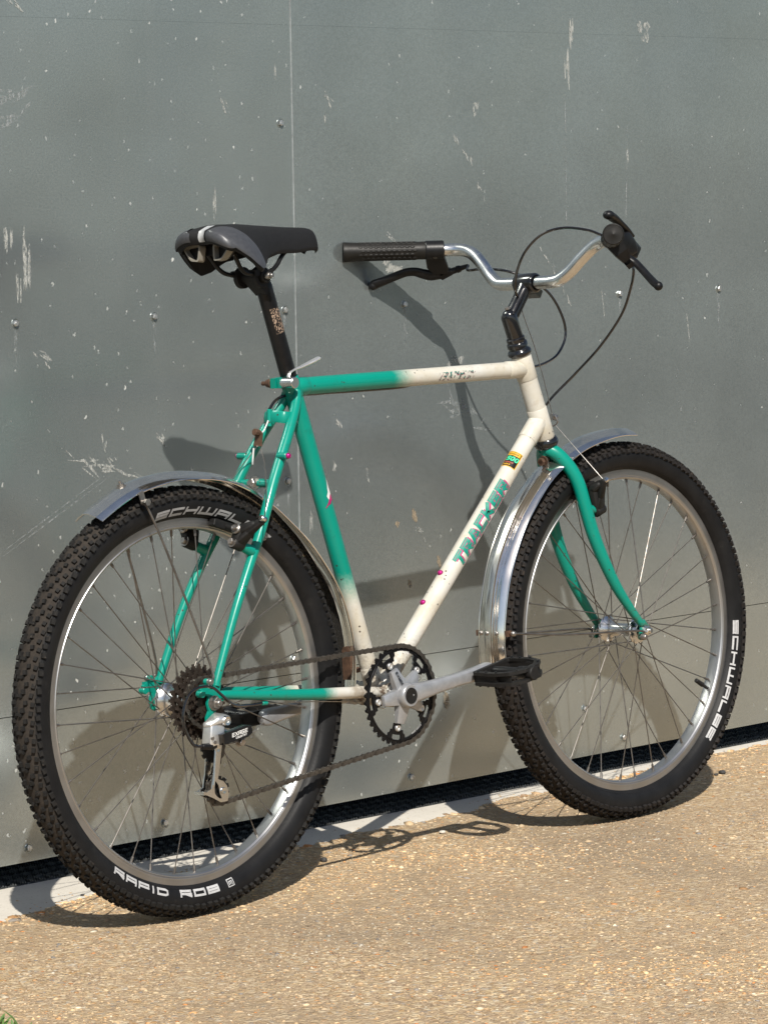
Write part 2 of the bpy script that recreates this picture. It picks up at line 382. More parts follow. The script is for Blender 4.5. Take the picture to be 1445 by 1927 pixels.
# ================================================================== SETTING
def ground_mat():
    s = NT('exposed_aggregate_concrete'); c = s.co()
    wob = s.n('ShaderNodeVectorMath', operation='ADD'); s.l(c, wob.inputs[0])
    wv = s.n('ShaderNodeVectorMath', operation='SCALE'); s.l(s.noise(c, 90, 1, .5, 1), wv.inputs[0]); wv.inputs['Scale'].default_value = .008; s.l(wv.outputs[0], wob.inputs[1])
    v = s.voro(wob.outputs[0], 125); v2 = s.voro(wob.outputs[0], 300)
    sep = s.n('ShaderNodeSeparateColor'); s.l(v.outputs['Color'], sep.inputs[0])
    sep2 = s.n('ShaderNodeSeparateColor'); s.l(v2.outputs['Color'], sep2.inputs[0])
    stone = s.ramp(sep.outputs[0], [(0., (.36, .25, .14)), (.25, (.50, .36, .20)), (.5, (.58, .45, .28)), (.72, (.62, .51, .35)), (.86, (.46, .27, .11)), (.93, (.30, .25, .20)), (1., (.70, .62, .48))])
    grit = s.ramp(sep2.outputs[1], [(0., (.23, .165, .105)), (.5, (.41, .295, .185)), (1., (.56, .43, .285))])
    pick = s.ramp(s.math('ADD', s.math('MULTIPLY', sep.outputs[1], .8), s.math('MULTIPLY', s.noise(c, 7, 4), .6)), [(.62, 0.), (.70, 1.)])
    k = s.mix(pick, grit, stone)
    # wider patches of wear: sandy, greyer and browner areas
    k = s.mix(s.ramp(s.noise(c, 3.2, 5, .6), [(.35, 0.), (.7, .55)]), k, (.53, .385, .23))
    k = s.mix(s.ramp(s.noise(c, 1.7, 6, .7), [(.46, 0.), (.64, .65)]), k, (.27, .21, .145))
    k = s.mix(s.ramp(s.noise(c, 14, 5, .7), [(.62, 0.), (.75, .45)]), k, (.50, .30, .13))
    d1 = s.ramp(v.outputs['Distance'], [(0., 1.), (.75, 0.)]); d2 = s.ramp(v2.outputs['Distance'], [(0., 1.), (.8, 0.)])
    h = s.math('ADD', s.math('MULTIPLY', s.math('MULTIPLY', d1, pick), 1.), s.math('ADD', s.math('MULTIPLY', d2, .5), s.math('MULTIPLY', s.noise(c, 700, 2), .25)))
    s.set(color=k, rough=.86, spec=.3, normal=s.bump(h, .85, .0034))
    return s.m
M['ground'] = ground_mat()
def strip_mat():
    s = NT('smooth_concrete'); c = s.co()
    k = s.mix(s.noise(c, 18, 6, .65), (.54, .50, .43), (.68, .64, .565))
    k = s.mix(s.ramp(s.noise(c, 160, 3), [(.60, 0.), (.72, .6)]), k, (.30, .27, .23))
    s.set(color=k, rough=.85, normal=s.bump(s.noise(c, 260, 4), .25, .002)); return s.m
M['strip'] = strip_mat()
M['far_ground'] = simple('asphalt', (.034, .038, .033), .9, 0, .3, 3)
M['pit'] = simple('painted_drain_shade', (.012, .012, .012), .95, 0, .3, 20)  # near-black: the deep shade under the wall is put into the colour

WYAW = -0.0330
def on_wall_world(x):   # world y of the wall face at world x
    return .3693+(x-.5)*math.tan(WYAW)

# ground: one sheet to the horizon, finer patch of aggregate concrete in front of the wall
def sheet(name, pts, z, mat, th=0.):
    mb = MB(); n = len(pts)
    V = [(x, y, z) for x, y in pts]; F = [tuple(range(n))]
    if th:
        V += [(x, y, z-th) for x, y in pts]; F += [tuple(range(2*n-1, n-1, -1))]+[(j, n+j, n+(j+1) % n, (j+1) % n) for j in range(n)]
    mb.add(V, F); o = part(name, mb, mat, kind='structure'); return o
sheet('ground', [(-400, -400), (400, -400), (400, 400), (-400, 400)], -.12, 'far_ground')

xs = np.linspace(-3.2, 4.6, 620)
# uneven edge where the aggregate stops against the smooth kerb strip
ey = .262+.010*np.sin(xs*5.1)+.012*np.sin(xs*11.3+1)+.006*np.sin(xs*31)+np.interp(xs, [-3.2, -.15, .05, .5, 1., 1.6, 4.6], [-.035, -.03, -.03, -.005, .035, .03, .0])-.006
ey = ey+np.convolve(rng.normal(0, .0085, len(xs)), np.ones(4)/4, 'same')
edge = list(zip(xs, ey))
pav = sheet('pavement', [(-3.2, -2.35), (4.6, -2.35)]+edge[::-1], 0.0, 'ground', .118)
mb = MB()
V = []; F = []
for i, x in enumerate(xs):
    yf = on_wall_world(x)-.003
    V += [(x, ey[i]-.02, -.004), (x, ey[i]+.006, .0012+.001*math.sin(x*23)), (x, yf, .001), (x, yf, -.114)]
for i in range(len(xs)-1):
    for j in range(3): F.append((i*4+j, (i+1)*4+j, (i+1)*4+j+1, i*4+j+1))
mb.add(V, F); part('kerb', mb, 'strip', kind='structure')
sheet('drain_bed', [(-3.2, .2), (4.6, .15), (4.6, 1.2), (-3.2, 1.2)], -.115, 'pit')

# loose and embedded stones of the aggregate: far more than anyone could count
def pebble_field():
    n = 40000
    t = []
    pal = A([(.50, .34, .19), (.57, .42, .25), (.60, .46, .29), (.48, .27, .12), (.36, .245, .15), (.66, .56, .41), (.26, .23, .20), (.52, .22, .075), (.56, .40, .23), (.60, .45, .28)])
    pr = A([.22, .22, .13, .09, .14, .06, .05, .03, .13, .04]); pr = pr/pr.sum()
    cols, Vs = [], []
    base = bmesh.new(); bmesh.ops.create_icosphere(base, subdivisions=1, radius=1.0)
    bv = A([v.co[:] for v in base.verts]); base.verts.index_update(); bf = A([[v.index for v in f.verts] for f in base.faces]); base.free()
    # denser towards the camera-side half, and along the kerb edge where the stones stand proud
    P = np.empty((0, 2))
    while len(P) < n:
        q = np.stack([rng.uniform(-.8, 2.3, 40000), rng.uniform(-1.25, .33, 40000)], 1)
        lim = np.interp(q[:, 0], xs, ey)
        d = (q[:, 0]*.695+(-q[:, 1])*.719)       # across the picture
        clump = .5+.5*np.sin(q[:, 0]*3.1+1.3*np.sin(q[:, 1]*4.2))*np.sin(q[:, 1]*5.3+q[:, 0]*1.7)
        nearedge = np.exp(-np.abs(q[:, 1]-lim)/.02)
        ok = (q[:, 1] < lim+.004) & (d > -.45) & (d < 1.75) & (rng.random(len(q)) < .16+.75*clump**1.5+.6*nearedge)
        P = np.vstack([P, q[ok]])
    P = P[:n]; spill = 260
    r = np.clip(rng.lognormal(math.log(.0016), .42, n), .0009, .0058)
    lim = np.interp(P[:, 0], xs, ey); edge_ = np.exp(-np.abs(P[:, 1]-lim)/.022)
    r *= 1+edge_*rng.uniform(0, 1.5, n)
    P[:spill, 1] = lim[:spill]+np.abs(rng.normal(0, .028, spill)); r[:spill] = rng.uniform(.0008, .0022, spill)
    r[:spill] *= (P[:spill, 1] < on_wall_world(P[:spill, 0])-.012)
    sx = r*rng.uniform(.9, 1.9, n); sy = r*rng.uniform(.8, 1.3, n); sz = r*rng.uniform(.35, .62, n)
    a = rng.uniform(0, 2*np.pi, n); ca, sa = np.cos(a), np.sin(a)
    B = bv[None]*(1+rng.uniform(-.28, .28, (n, len(bv), 1)))
    X = B[:, :, 0]*sx[:, None]; Y = B[:, :, 1]*sy[:, None]; Z = B[:, :, 2]*sz[:, None]
    W_ = np.stack([P[:, :1]+X*ca[:, None]-Y*sa[:, None], P[:, 1:]+X*sa[:, None]+Y*ca[:, None], Z+(sz*np.where(np.arange(n) < spill, .9, rng.uniform(-.55, .10, n)))[:, None]], -1).reshape(-1, 3)
    nv = len(bv); F = (bf[None]+(np.arange(n)*nv)[:, None, None]).reshape(-1, 3)
    me = bpy.data.meshes.new('aggregate_stones')
    me.vertices.add(len(W_)); me.vertices.foreach_set('co', W_.ravel().astype(np.float32))
    me.loops.add(F.size); me.loops.foreach_set('vertex_index', F.ravel().astype(np.int32))
    me.polygons.add(len(F)); me.polygons.foreach_set('loop_start', (np.arange(len(F))*3).astype(np.int32))
    c = pal[rng.choice(len(pal), n, p=pr)]*rng.uniform(.62, 1.22, (n, 1))
    pt = np.sin(P[:, 0]*4.3+1.1*np.sin(P[:, 1]*6.1))+np.sin(P[:, 1]*7.7+1.7*np.sin(P[:, 0]*3.2+.6))+.6*np.sin(P[:, 0]*13+P[:, 1]*9)
    c = c*(1+.10*pt[:, None])*(1+A([.03, 0, -.05])*pt[:, None])
    ca_ = me.color_attributes.new('stone', 'FLOAT_COLOR', 'POINT')
    ca_.data.foreach_set('color', np.concatenate([np.repeat(c, nv, 0), np.ones((n*nv, 1))], 1).ravel().astype(np.float32))
    me.update(); me.validate()
    s = NT('flint_stones'); at = s.n('ShaderNodeAttribute', attribute_name='stone'); s.set(color=at.outputs['Color'], rough=.62, spec=.4)
    me.materials.append(s.m)
    o = bpy.data.objects.new('aggregate_stones', me); col.objects.link(o)
    o['kind'] = 'stuff'; o['label'] = 'tan and cream flint stones bedded in the pavement'; o['category'] = 'gravel'
pebble_field()

# ------------------------------------------------------------------ metal wall
def galv_mat(name='galvanised_sheet', seed=0.):
    s = NT(name); c = s.co()
    off = s.n('ShaderNodeVectorMath', operation='ADD'); s.l(c, off.inputs[0]); off.inputs[1].default_value = (seed, 0, seed*.7); c = off.outputs[0]
    k = s.mix(s.ramp(s.noise(c, 3.0, 3, .6), [(.3, 0.), (.7, 1.)]), (.378, .422, .420), (.458, .505, .502))
    sp = s.voro(c, 70); spc = s.n('ShaderNodeSeparateColor'); s.l(sp.outputs['Color'], spc.inputs[0])
    k = s.mix(s.math('MULTIPLY', spc.outputs[0], .16), k, (.44, .48, .48))
    gr = s.noise(c, 300, 2, .75)
    k = s.mix(s.ramp(gr, [(.36, .30), (.62, 0.)]), k, (.20, .22, .215))
    # vertical run-off streaks
    st = s.ramp(s.noise(s.mapping(c, (26, 1, 1.1)), 1, 4, .6), [(.55, 0.), (.80, .20)])
    k = s.mix(st, k, (.46, .48, .475))
    # dried splashes: small specks and longer vertical flecks
    wob = s.n('ShaderNodeVectorMath', operation='ADD'); s.l(c, wob.inputs[0])
    wv = s.n('ShaderNodeVectorMath', operation='SCALE'); s.l(s.noise(c, 120, 2, .5, 1), wv.inputs[0]); wv.inputs['Scale'].default_value = .012; s.l(wv.outputs[0], wob.inputs[1])
    spl_f = 0
    for sc_, sx, lo, hi, den in ((34, (1, 1, .45), .055, .115, .50), (64, (1, 1, .75), .075, .17, .42), (19, (1, 1, .16), .026, .070, .48)):
        mp = s.mapping(wob.outputs[0], sx)
        v = s.voro(mp, sc_)
        sep = s.n('ShaderNodeSeparateColor'); s.l(v.outputs['Color'], sep.inputs[0])
        sel = s.math('GREATER_THAN', sep.outputs[1], den)
        dn = s.ramp(s.noise(c, 4.5, 2), [(.34, .35), (.58, 1.)])
        f = s.math('MULTIPLY', s.math('MULTIPLY', s.ramp(v.outputs['Distance'], [(lo, 1.), (hi, 0.)]), sel), s.math('MULTIPLY', dn, s.math('ADD', .35, s.math('MULTIPLY', sep.outputs[2], .65))))
        spl_f = f if spl_f == 0 else s.math('MAXIMUM', spl_f, f)
    k = s.mix(s.math('MULTIPLY', spl_f, .95), k, (.72, .72, .67))
    # fine scratches
    sc1 = s.ramp(s.noise(s.mapping(c, (9, 1, 420)), 1, 2), [(.69, 0.), (.72, .35)])
    k = s.mix(s.math('MULTIPLY', sc1, s.ramp(s.noise(c, 5, 2), [(.5, 0.), (.6, 1.)])), k, (.40, .41, .39))
    met = s.math('SUBTRACT', .74, s.math('MULTIPLY', spl_f, .70))
    rg = s.math('ADD', s.math('MULTIPLY', s.noise(s.mapping(c, (2.5, 1, 1)), 1.6, 3), .18), s.math('ADD', .13, s.math('MULTIPLY', spl_f, .3)))
    b1 = s.bump(s.noise(c, 2.3, 2, .4), .45, .012)
    s.set(color=k, metal=met, rough=rg, normal=b1)
    return s.m
M['galv'] = galv_mat()
wall = empty('metal_wall', (.5, .3693, 0), (0, 0, WYAW), 'galvanised sheet metal wall spattered with droppings behind the bicycle', 'wall')
SEAM = (.6075-.5)/math.cos(WYAW)
colsx = [SEAM-3.0, SEAM-1.5, SEAM, SEAM+1.5, SEAM+3.0]
rowsz = [(.037, .2800), (.2814, 1.4114), (1.4116, 2.45)]
for ci in range(4):
    for ri, (z0, z1) in enumerate(rowsz):
        x0, x1 = colsx[ci], colsx[ci+1]
        dy = (.0014 if ri == 0 else 0.) + (-.0016 if ci == 2 else -.0008 if ci == 3 else 0.) + (.0004 if ri == 2 else 0)
        g = .0006
        mb = MB()
        t = .0024; bv_ = .0007
        # sheet with bevelled face edges and a return lip at the bottom
        xr_ = x1+.012 if ci == 1 else x1-g        # the left sheet runs on under its neighbour
        o1 = A([(x0+g, z0), (xr_, z0), (xr_, z1), (x0+g, z1)])
        mb.prism(o1, (0, 0, 0), (1, 0, 0), (0, 0, 1), (0, 1, 0), dy, dy+t)
        if ri == 0: mb.box(((x0+x1)/2, dy+.02, z0+.0012), (x1-x0-2*g, .034, .0022))
        part('panel', mb, 'galv', wall)
part('seam_glint_strip', MB().box((SEAM+.0003, -.0008, 1.4), (.0005, .0020, 2.1)), simple('painted_seam_glint', (.52, .54, .54), .45, .5), wall)  # brighter strip added so the seam edge looks as if it catches light
# plinth of dark framing far behind the gap so that no daylight shows through
part('backing_frame', MB().box((0, .30, 1.2), (6.2, .02, 2.7)), M['pit'], wall)
# screws
def screw_mesh():
    mb = MB()
    mb.lathe([(.0001, -.0010), (.0072, -.0008), (.0076, .0008)], (0, 0, 0), (0, -1, 0), 20)
    hx = [(.0052*math.cos(a), .0052*math.sin(a)) for a in np.arange(6)*math.pi/3]
    mb.prism(hx, (0, 0, 0), (1, 0, 0), (0, 0, 1), (0, -1, 0), .0004, .0046, .0006)
    mb.lathe([(.0028, .0046), (.0022, .0050), (.0001, .0047)], (0, 0, 0), (0, -1, 0), 12)
    return mb.mesh('screw')
sm = screw_mesh(); sm.materials.append(simple('zinc_screw', (.70, .70, .68), .32, .9, .1, 200, (.4, .38, .34), dirt_amt=.3))
STAINS = []
def wx(x): return (x-.5)/math.cos(WYAW)
scr = [(x, z) for z in (.92, .06, 1.88) for x in (-1.18, -.89, -.60, -.305, -.01, .284, .582, .873, 1.453, 1.746, 2.04, 2.33)]
scr += [(.58, 1.243), (.582, .622), (.588, .308), (1.343, .130)]
for x, z in scr:
    o = part('screw', sm, None, wall)
    right = x > .6075
    o.location = (wx(x), (.0014 if z < .28 else 0)+(-.0016 if right else 0)-.0002, z); o.rotation_euler = (rnd.uniform(-.05, .05), rnd.uniform(0, 1), rnd.uniform(-.05, .05))
# faint rain stains below the fixings
for x, z in scr:
    if .2 < z < 1.5 and -.4 < x < 2:
        mb = MB(); ln = rnd.uniform(.03, .10); V = []; nn_ = 9
        for i in range(nn_):
            t = i/(nn_-1); w_ = .0032*(1-t)**.6+.0006
            V += [(wx(x)-w_+rnd.uniform(-.0004, .0004), -.0003-(.0016 if x > .6075 else 0), z-.006-ln*t), (wx(x)+w_+rnd.uniform(-.0004, .0004), -.0003-(.0016 if x > .6075 else 0), z-.006-ln*t)]
        mb.add(V, [(2*i, 2*i+1, 2*i+3, 2*i+2) for i in range(nn_-1)]); STAINS.append(mb)
# droppings and scratches
def deposit_mat(name, colr, thr, scale):
    s = NT(name); c = s.co()
    a = s.ramp(s.noise(s.mapping(c, (1.2, 1, .4)), scale, 6, .72), [(thr-.08, 0.), (thr+.16, .72)])
    s.set(color=s.mix(s.noise(c, 90, 3), tuple(x*.8 for x in colr), colr), rough=.8, alpha=a); return s.m
M['dep_white'] = deposit_mat('dried_white_dropping', (.64, .65, .61), .50, 150)
M['dep_faint'] = deposit_mat('faint_white_smear', (.46, .49, .49), .55, 150)
M['dep_tan'] = deposit_mat('dried_tan_mud', (.42, .345, .245), .42, 120)
for mb in STAINS: part('rain_stain', mb, 'dep_faint', wall)
marks = [((1.007, 1.435), (1.044, 1.4), 'blob'), ((0.817, 1.443), (0.837, 1.379), 'streak'), ((0.801, 1.379), (0.818, 1.315), 'streak'), ((0.805, 1.314), (0.805, 1.056), 'line'), ((0.505, 1.221), (0.543, 1.177), 'fleck'), ((0.543, 1.177), (0.586, 1.099), 'fleck'), ((0.979, 1.235), (0.973, 1.053), 'line'), ((0.556, 1.28), (0.57, 1.256), 'blob'), ((-0.079, 1.134), (-0.071, 1.077), 'streak'), ((-0.493, 1.059), (-0.472, 0.96), 'streak'), ((-0.531, 1.077), (-0.51, 1.038), 'streak'), ((-0.506, 1.004), (-0.495, 0.948), 'streak'), ((-0.486, 0.887), (-0.429, 0.847), 'fleck'), ((-0.342, 0.736), (-0.313, 0.681), 'fleck'), ((-0.406, 0.694), (-0.327, 0.669), 'swipe'), ((-0.327, 0.678), (-0.249, 0.648), 'swipe'), ((-0.554, 0.549), (-0.31, 0.672), 'line'), ((-0.554, 0.541), (-0.328, 0.654), 'line'), ((-0.529, 1.283), (-0.477, 1.302), 'faint'), ((-0.531, 1.238), (-0.476, 1.264), 'faint'), ((0.478, 0.82), (0.522, 0.798), 'blob'), ((0.316, 1.001), (0.368, 0.979), 'blob'), ((0.334, 1.046), (0.352, 1.032), 'fleck'), ((0.732, 1.008), (0.775, 0.963), 'fleck'), ((0.783, 0.957), (0.814, 0.901), 'fleck'), ((0.382, 0.552), (0.399, 0.525), 'tan'), ((0.371, 0.423), (0.382, 0.404), 'tan'), ((0.446, 0.46), (0.459, 0.436), 'tan'), ((0.457, 0.209), (0.476, 0.171), 'tan'), ((0.341, 0.531), (0.354, 0.519), 'tan'), ((0.2, 0.722), (0.21, 0.712), 'fleck'), ((0.19, 0.649), (0.199, 0.632), 'blob'), ((0.49, 0.753), (0.569, 0.69), 'faint'), ((0.472, 0.73), (0.513, 0.718), 'faint'), ((0.271, 0.632), (0.279, 0.608), 'blob'), ((0.392, 0.517), (0.419, 0.496), 'fleck'), ((0.978, 1.195), (0.984, 1.165), 'streak'), ((0.13, 0.567), (0.141, 0.528), 'streak'), ((0.901, 0.934), (0.91, 0.873), 'line'), ((-0.051, 1.279), (-0.039, 1.266), 'fleck'), ((-0.21, 0.719), (-0.196, 0.702), 'fleck'), ((1.149, 0.879), (1.158, 0.822), 'line'), ((0.188, 1.292), (0.201, 1.276), 'fleck'), ((-0.502, 1.437), (-0.488, 1.427), 'fleck'), ((0.183, 1.267), (0.19, 1.248), 'streak'), ((0.067, 1.343), (0.073, 1.316), 'streak')]
for (a, b, ty) in marks:
    a, b = A(a), A(b); c = (a+b)/2; d = b-a; L = np.linalg.norm(d)
    yb = -.0004 - (.0016 if c[0] > SEAM else 0.)
    mb = MB()
    def blob(c, hw, hh, ang=0., n=18, j=.3):
        th = np.linspace(0, 2*np.pi, n, endpoint=False); rr = 1+np.array([rnd.uniform(-j, j) for _ in th])
        P = np.stack([np.cos(th)*hw*rr, np.sin(th)*hh*rr], 1); ca, sa = math.cos(ang), math.sin(ang)
        P = A([(c[0]+q[0]*ca-q[1]*sa, c[1]+q[0]*sa+q[1]*ca) for q in P])
        mb.prism(P, (0, yb-rnd.uniform(0, .0002), 0), (1, 0, 0), (0, 0, 1), (0, 1, 0), 0, .0003)
    mt = 'dep_white'; nm = 'bird_dropping'
    if ty in ('blob', 'tan'):
        if ty == 'tan': blob(c, abs(d[0])*.36, abs(d[1])*.46, .25); nm = 'mud_splash'; mt = 'dep_tan'
        else:
            for k in range(5): blob(c+A([rnd.uniform(-.4, .4)*d[0], rnd.uniform(-.4, .4)*d[1]]), abs(d[0])*rnd.uniform(.10, .28), abs(d[1])*rnd.uniform(.15, .34), rnd.uniform(-.5, .5))
    elif ty == 'streak':
        for k in range(4): blob(c+A([rnd.uniform(-.4, .4)*d[0], rnd.uniform(-.2, .2)*d[1]]), abs(d[0])*rnd.uniform(.08, .2), abs(d[1])*rnd.uniform(.2, .48), rnd.uniform(-.05, .05))
    elif ty == 'line':
        nm = 'scratch'; blob(c, .0011, L/2, math.atan2(d[1], d[0])-math.pi/2, 26, .25); mt = 'dep_faint' if L > .1 else 'dep_white'
    elif ty == 'fleck':
        for k in range(7):
            t = rnd.random(); blob(a+d*t+A([rnd.gauss(0, .004), rnd.gauss(0, .004)]), rnd.uniform(.0007, .002), rnd.uniform(.004, .010), math.atan2(d[1], d[0])+math.pi/2+rnd.uniform(-.4, .4), 10)
    elif ty == 'swipe':
        for k in range(11): blob(a+d*rnd.random()+A([0, rnd.gauss(0, .006)]), rnd.uniform(.0008, .0024), rnd.uniform(.008, .024), math.atan2(d[1], d[0])+math.pi/2+rnd.uniform(-.5, .5), 12)
    elif ty == 'faint':
        nm = 'scratch'; mt = 'dep_faint'
        for k in range(7): blob(a+d*rnd.random()+A([rnd.gauss(0, .006), rnd.gauss(0, .006)]), rnd.uniform(.001, .004), rnd.uniform(.01, .03), math.atan2(d[1], d[0])+math.pi/2+rnd.uniform(-.6, .6), 12)
    part(nm, mb, mt, wall)

# ------------------------------------------------------------------ drain grating under the wall
grate = empty('drain_grating', (.5, .3693, 0), (0, 0, WYAW), 'serrated grey steel drain grating in the dark gap under the metal wall', 'grating')
M['grate'] = simple('galvanised_grating', (.20, .21, .21), .42, .8, .25, 120, (.05, .045, .04), dirt_amt=.45)
def bar_mesh():
    mb = MB(); n = 26; y = np.linspace(.012, .20, n*2+1)
    top = [(yy, -.002-(.0045 if i % 2 else 0.)) for i, yy in enumerate(y)]
    P = top+[(.20, -.030), (.012, -.030)]
    mb.prism(P, (0, 0, 0), (0, 1, 0), (0, 0, 1), (1, 0, 0), -.0013, .0013)
    return mb.mesh('bearing_bar', 20)
bm_ = bar_mesh(); bm_.materials.append(M['grate'])
for i in range(140):
    o = part('bearing_bar', bm_, None, grate); o.location = (-.95+i*.0205, 0, rnd.uniform(-.0006, .0006))
def rail_mesh(y):
    mb = MB(); xs_ = np.arange(-1.0, 1.95, .0102); V = []
    for i, x in enumerate(xs_):
        for q in (-.0016, .0016): V.append((x, y+q+.0028*math.sin(i*math.pi/2), -.001-(.003 if i % 2 else 0.)))
        for q in (.0016, -.0016): V.append((x, y+q+.0028*math.sin(i*math.pi/2), -.022))
    F = [(i*4+j, i*4+(j+1) % 4, (i+1)*4+(j+1) % 4, (i+1)*4+j) for i in range(len(xs_)-1) for j in range(4)]
    return mb.add(V, F)
part('edge_rail', MB().box((.45, .006, -.012), (2.9, .004, .020)), 'grate', grate)
for y in (.020, .055, .090, .125): part('twisted_cross_rod', rail_mesh(y), 'grate', grate)

# ================================================================== BICYCLE
RW = .337; WB = 1.0673; BBX, BBZ = .434, .297
bike = empty('bicycle', (0, 0, 0), (-.049, 0, 0), 'old green and cream mountain bicycle with chrome mudguards leaning on the metal wall', 'bicycle')
Y = A([0, 1., 0]); X = A([1., 0, 0]); Z = A([0, 0, 1.])

# ---- wheels
def tyre_y(r):   # half width of the tyre at radius r (outer surface)
    rc, hw = .3105, .0262
    ro = .3325
    if r >= rc: return hw*math.sqrt(max(0, 1-((r-rc)/(ro-rc))**2.3))
    return .0118+(hw-.0118)*math.sqrt(max(0, 1-((rc-r)/(rc-.2865))**2.1))
def tyre_mesh():
    rr = np.concatenate([np.linspace(.2868, .3105, 11), .3105+(.3325-.3105)*np.sin(np.linspace(.12, math.pi/2, 11))])
    left = [(r, tyre_y(r)) for r in rr]; prof = left+[(r, -y) for r, y in left[::-1][1:]]
    prof = prof+[(.2840, -.009), (.2840, .009)]
    mb = MB().lathe(prof, (0, 0, 0), (0, 1, 0), 160, closed=True)
    # moulded rings on the sidewall
    for s in (-1, 1):
        for r in (.2915, .3175):
            y = tyre_y(r)
            mb.lathe([(r-.0006, s*(y-.0004)), (r, s*(y+.00035)), (r+.0006, s*(y-.0004))], (0, 0, 0), (0, 1, 0), 120)
    return mb.mesh('tyre', 50)
def tread_mesh(seed):
    rg = random.Random(seed); mb = MB(); N = 150
    def knob(th, s, la, lc, h, tilt=0.):
        """s: position across, -1..1 in arc; la along, lc across"""
        phi = s*R_(74); rc, hw, ht = .3105, .0262, .0220
        r0 = rc+ht*math.cos(phi)**.87 if abs(phi) < math.pi/2 else rc
        y0 = hw*math.sin(phi)
        r0 = rc+ht*(max(0, 1-(abs(y0)/hw)**2))**(1/2.3)
        nr = nrm([math.cos(phi)*hw, math.sin(phi)*ht])
        er = A([math.cos(th), 0, math.sin(th)]); et = A([-math.sin(th), 0, math.cos(th)])
        n_ = er*nr[0]+Y*nr[1]; c_ = -er*nr[1]+Y*nr[0]
        et, c_ = et*math.cos(tilt)+c_*math.sin(tilt), c_*math.cos(tilt)-et*math.sin(tilt)
        p = er*r0+Y*y0
        mb.box(p+n_*(h/2-.0012), (la*.93, lc*.92, h+.0024), et, c_, n_, .80)
    for i in range(N):
        th = 2*math.pi*i/N; d = 2*math.pi/N; j = lambda a: rg.uniform(-a, a)
        odd = i % 2
        for s in (-1, 1):
            knob(th+j(.002), s*(.985 if odd else .95), .0105 if odd else .0085, .0086, .0046+j(.0004), s*.12)
            knob(th+d*.5+j(.002), s*(.62 if odd else .70), .0080, .0074, .0042+j(.0004), -s*.2)
            knob(th+(d*.1 if odd else d*.3)+j(.002), s*(.22 if odd else .36), .0092 if odd else .0080, .0068, .0042+j(.0003), s*.15)
            if odd: knob(th+d*.62+j(.002), s*.12, .0062, .0056, .0040+j(.0003), -s*.2)
    return mb.mesh('tread', 20)
def rim_mesh():
    half = [(.2780, 0), (.2800, .0085), (.2840, .0105), (.2878, .0108), (.2888, .0120), (.2886, .0136), (.2872, .0140), (.2862, .0129), (.2755, .0126), (.2745, .0119), (.2735, .0128), (.2722, .0127), (.2700, .0108), (.2690, .0070), (.2686, .0030), (.2685, 0)]
    P = half[:-1]+[(r, -y) for r, y in half[::-1][:-1]]
    return MB().lathe(P, (0, 0, 0), (0, 1, 0), 160, closed=True).mesh('rim', 28)
def rim_mat():
    s = NT('machined_rim_alloy'); c = s.co(); sep = s.n('ShaderNodeSeparateXYZ'); s.l(c, sep.inputs[0])
    r = s.math('SQRT', s.math('ADD', s.math('MULTIPLY', sep.outputs[0], sep.outputs[0]), s.math('MULTIPLY', sep.outputs[2], sep.outputs[2])))
    line = s.noise(s.mapping(s.n('ShaderNodeCombineXYZ').outputs[0], (1, 1, 1)), 1)
    cx = s.n('ShaderNodeCombineXYZ'); s.l(r, cx.inputs[0]); s.l(sep.outputs[1], cx.inputs[1])
    line = s.noise(cx.outputs[0], 900, 3)
    k = s.mix(line, (.40, .395, .39), (.62, .615, .61))
    brake = s.math('MULTIPLY', s.ramp(r, [(.2755, 0.), (.2770, 1.)]), s.ramp(s.noise(c, 12, 4), [(.35, .2), (.7, .75)]))
    k = s.mix(brake, k, (.29, .27, .25))
    k = s.mix(s.ramp(s.noise(c, 70, 5, .7), [(.62, 0.), (.75, .5)]), k, (.30, .25, .20))
    s.set(color=k, metal=.95, rough=s.math('ADD', .24, s.math('MULTIPLY', s.noise(c, 30, 3), .22))); return s.m
M['rim'] = rim_mat()
tyreM, rimM = tyre_mesh(), rim_mesh()
def tyre_mat(name, m0, m1):
    s = NT(name); c = s.co(); sep = s.n('ShaderNodeSeparateXYZ'); s.l(c, sep.inputs[0])
    r = s.math('SQRT', s.math('ADD', s.math('MULTIPLY', sep.outputs[0], sep.outputs[0]), s.math('MULTIPLY', sep.outputs[2], sep.outputs[2])))
    k = s.mix(s.ramp(s.noise(c, 30, 5, .6), [(.3, 0.), (.7, 1.)]), (.0065, .0065, .007), (.0125, .0125, .013))
    k = s.mix(s.ramp(s.noise(c, 17, 6, .72), [(.58, 0.), (.76, .5)]), k, (.034, .032, .030))
    top = s.ramp(r, [(.3205, 0.), (.3245, 1.)])
    mud = s.mix(s.noise(c, 160, 5, .7), m0, m1)
    k = s.mix(top, k, mud)
    s.set(color=k, rough=s.math('ADD', .52, s.math('MULTIPLY', top, .4)), spec=.22, normal=s.bump(s.noise(c, 300, 3), s_b, .0012)); return s.m
s_b = .25
tyreM.materials.append(tyre_mat('tyre_rubber_with_dusty_crown', (.011, .0098, .009), (.062, .051, .041)))
tyreF = tyreM.copy(); tyreF.materials.clear(); tyreF.materials.append(tyre_mat('tyre_rubber_with_dark_crown', (.009, .008, .0075), (.038, .030, .024))); rimM.materials.append(M['rim'])
def spoke_mesh(y, rf, da, out):
    """one spoke from the flange at angle 0 to the rim at angle da, with its nipple"""
    a = A([rf, y+out, 0]); b = A([.2690*math.cos(da), y*.06, .2690*math.sin(da)])
    d = nrm(b-a); mb = MB()
    mb.tube([a-Y*out*2.2, a+d*.001, a+(b-a)*.5, b], .00098, 6)
    mb.cyl(b-d*.011, b+d*.001, .0021, 8, .0024)
    return mb.mesh('spoke')
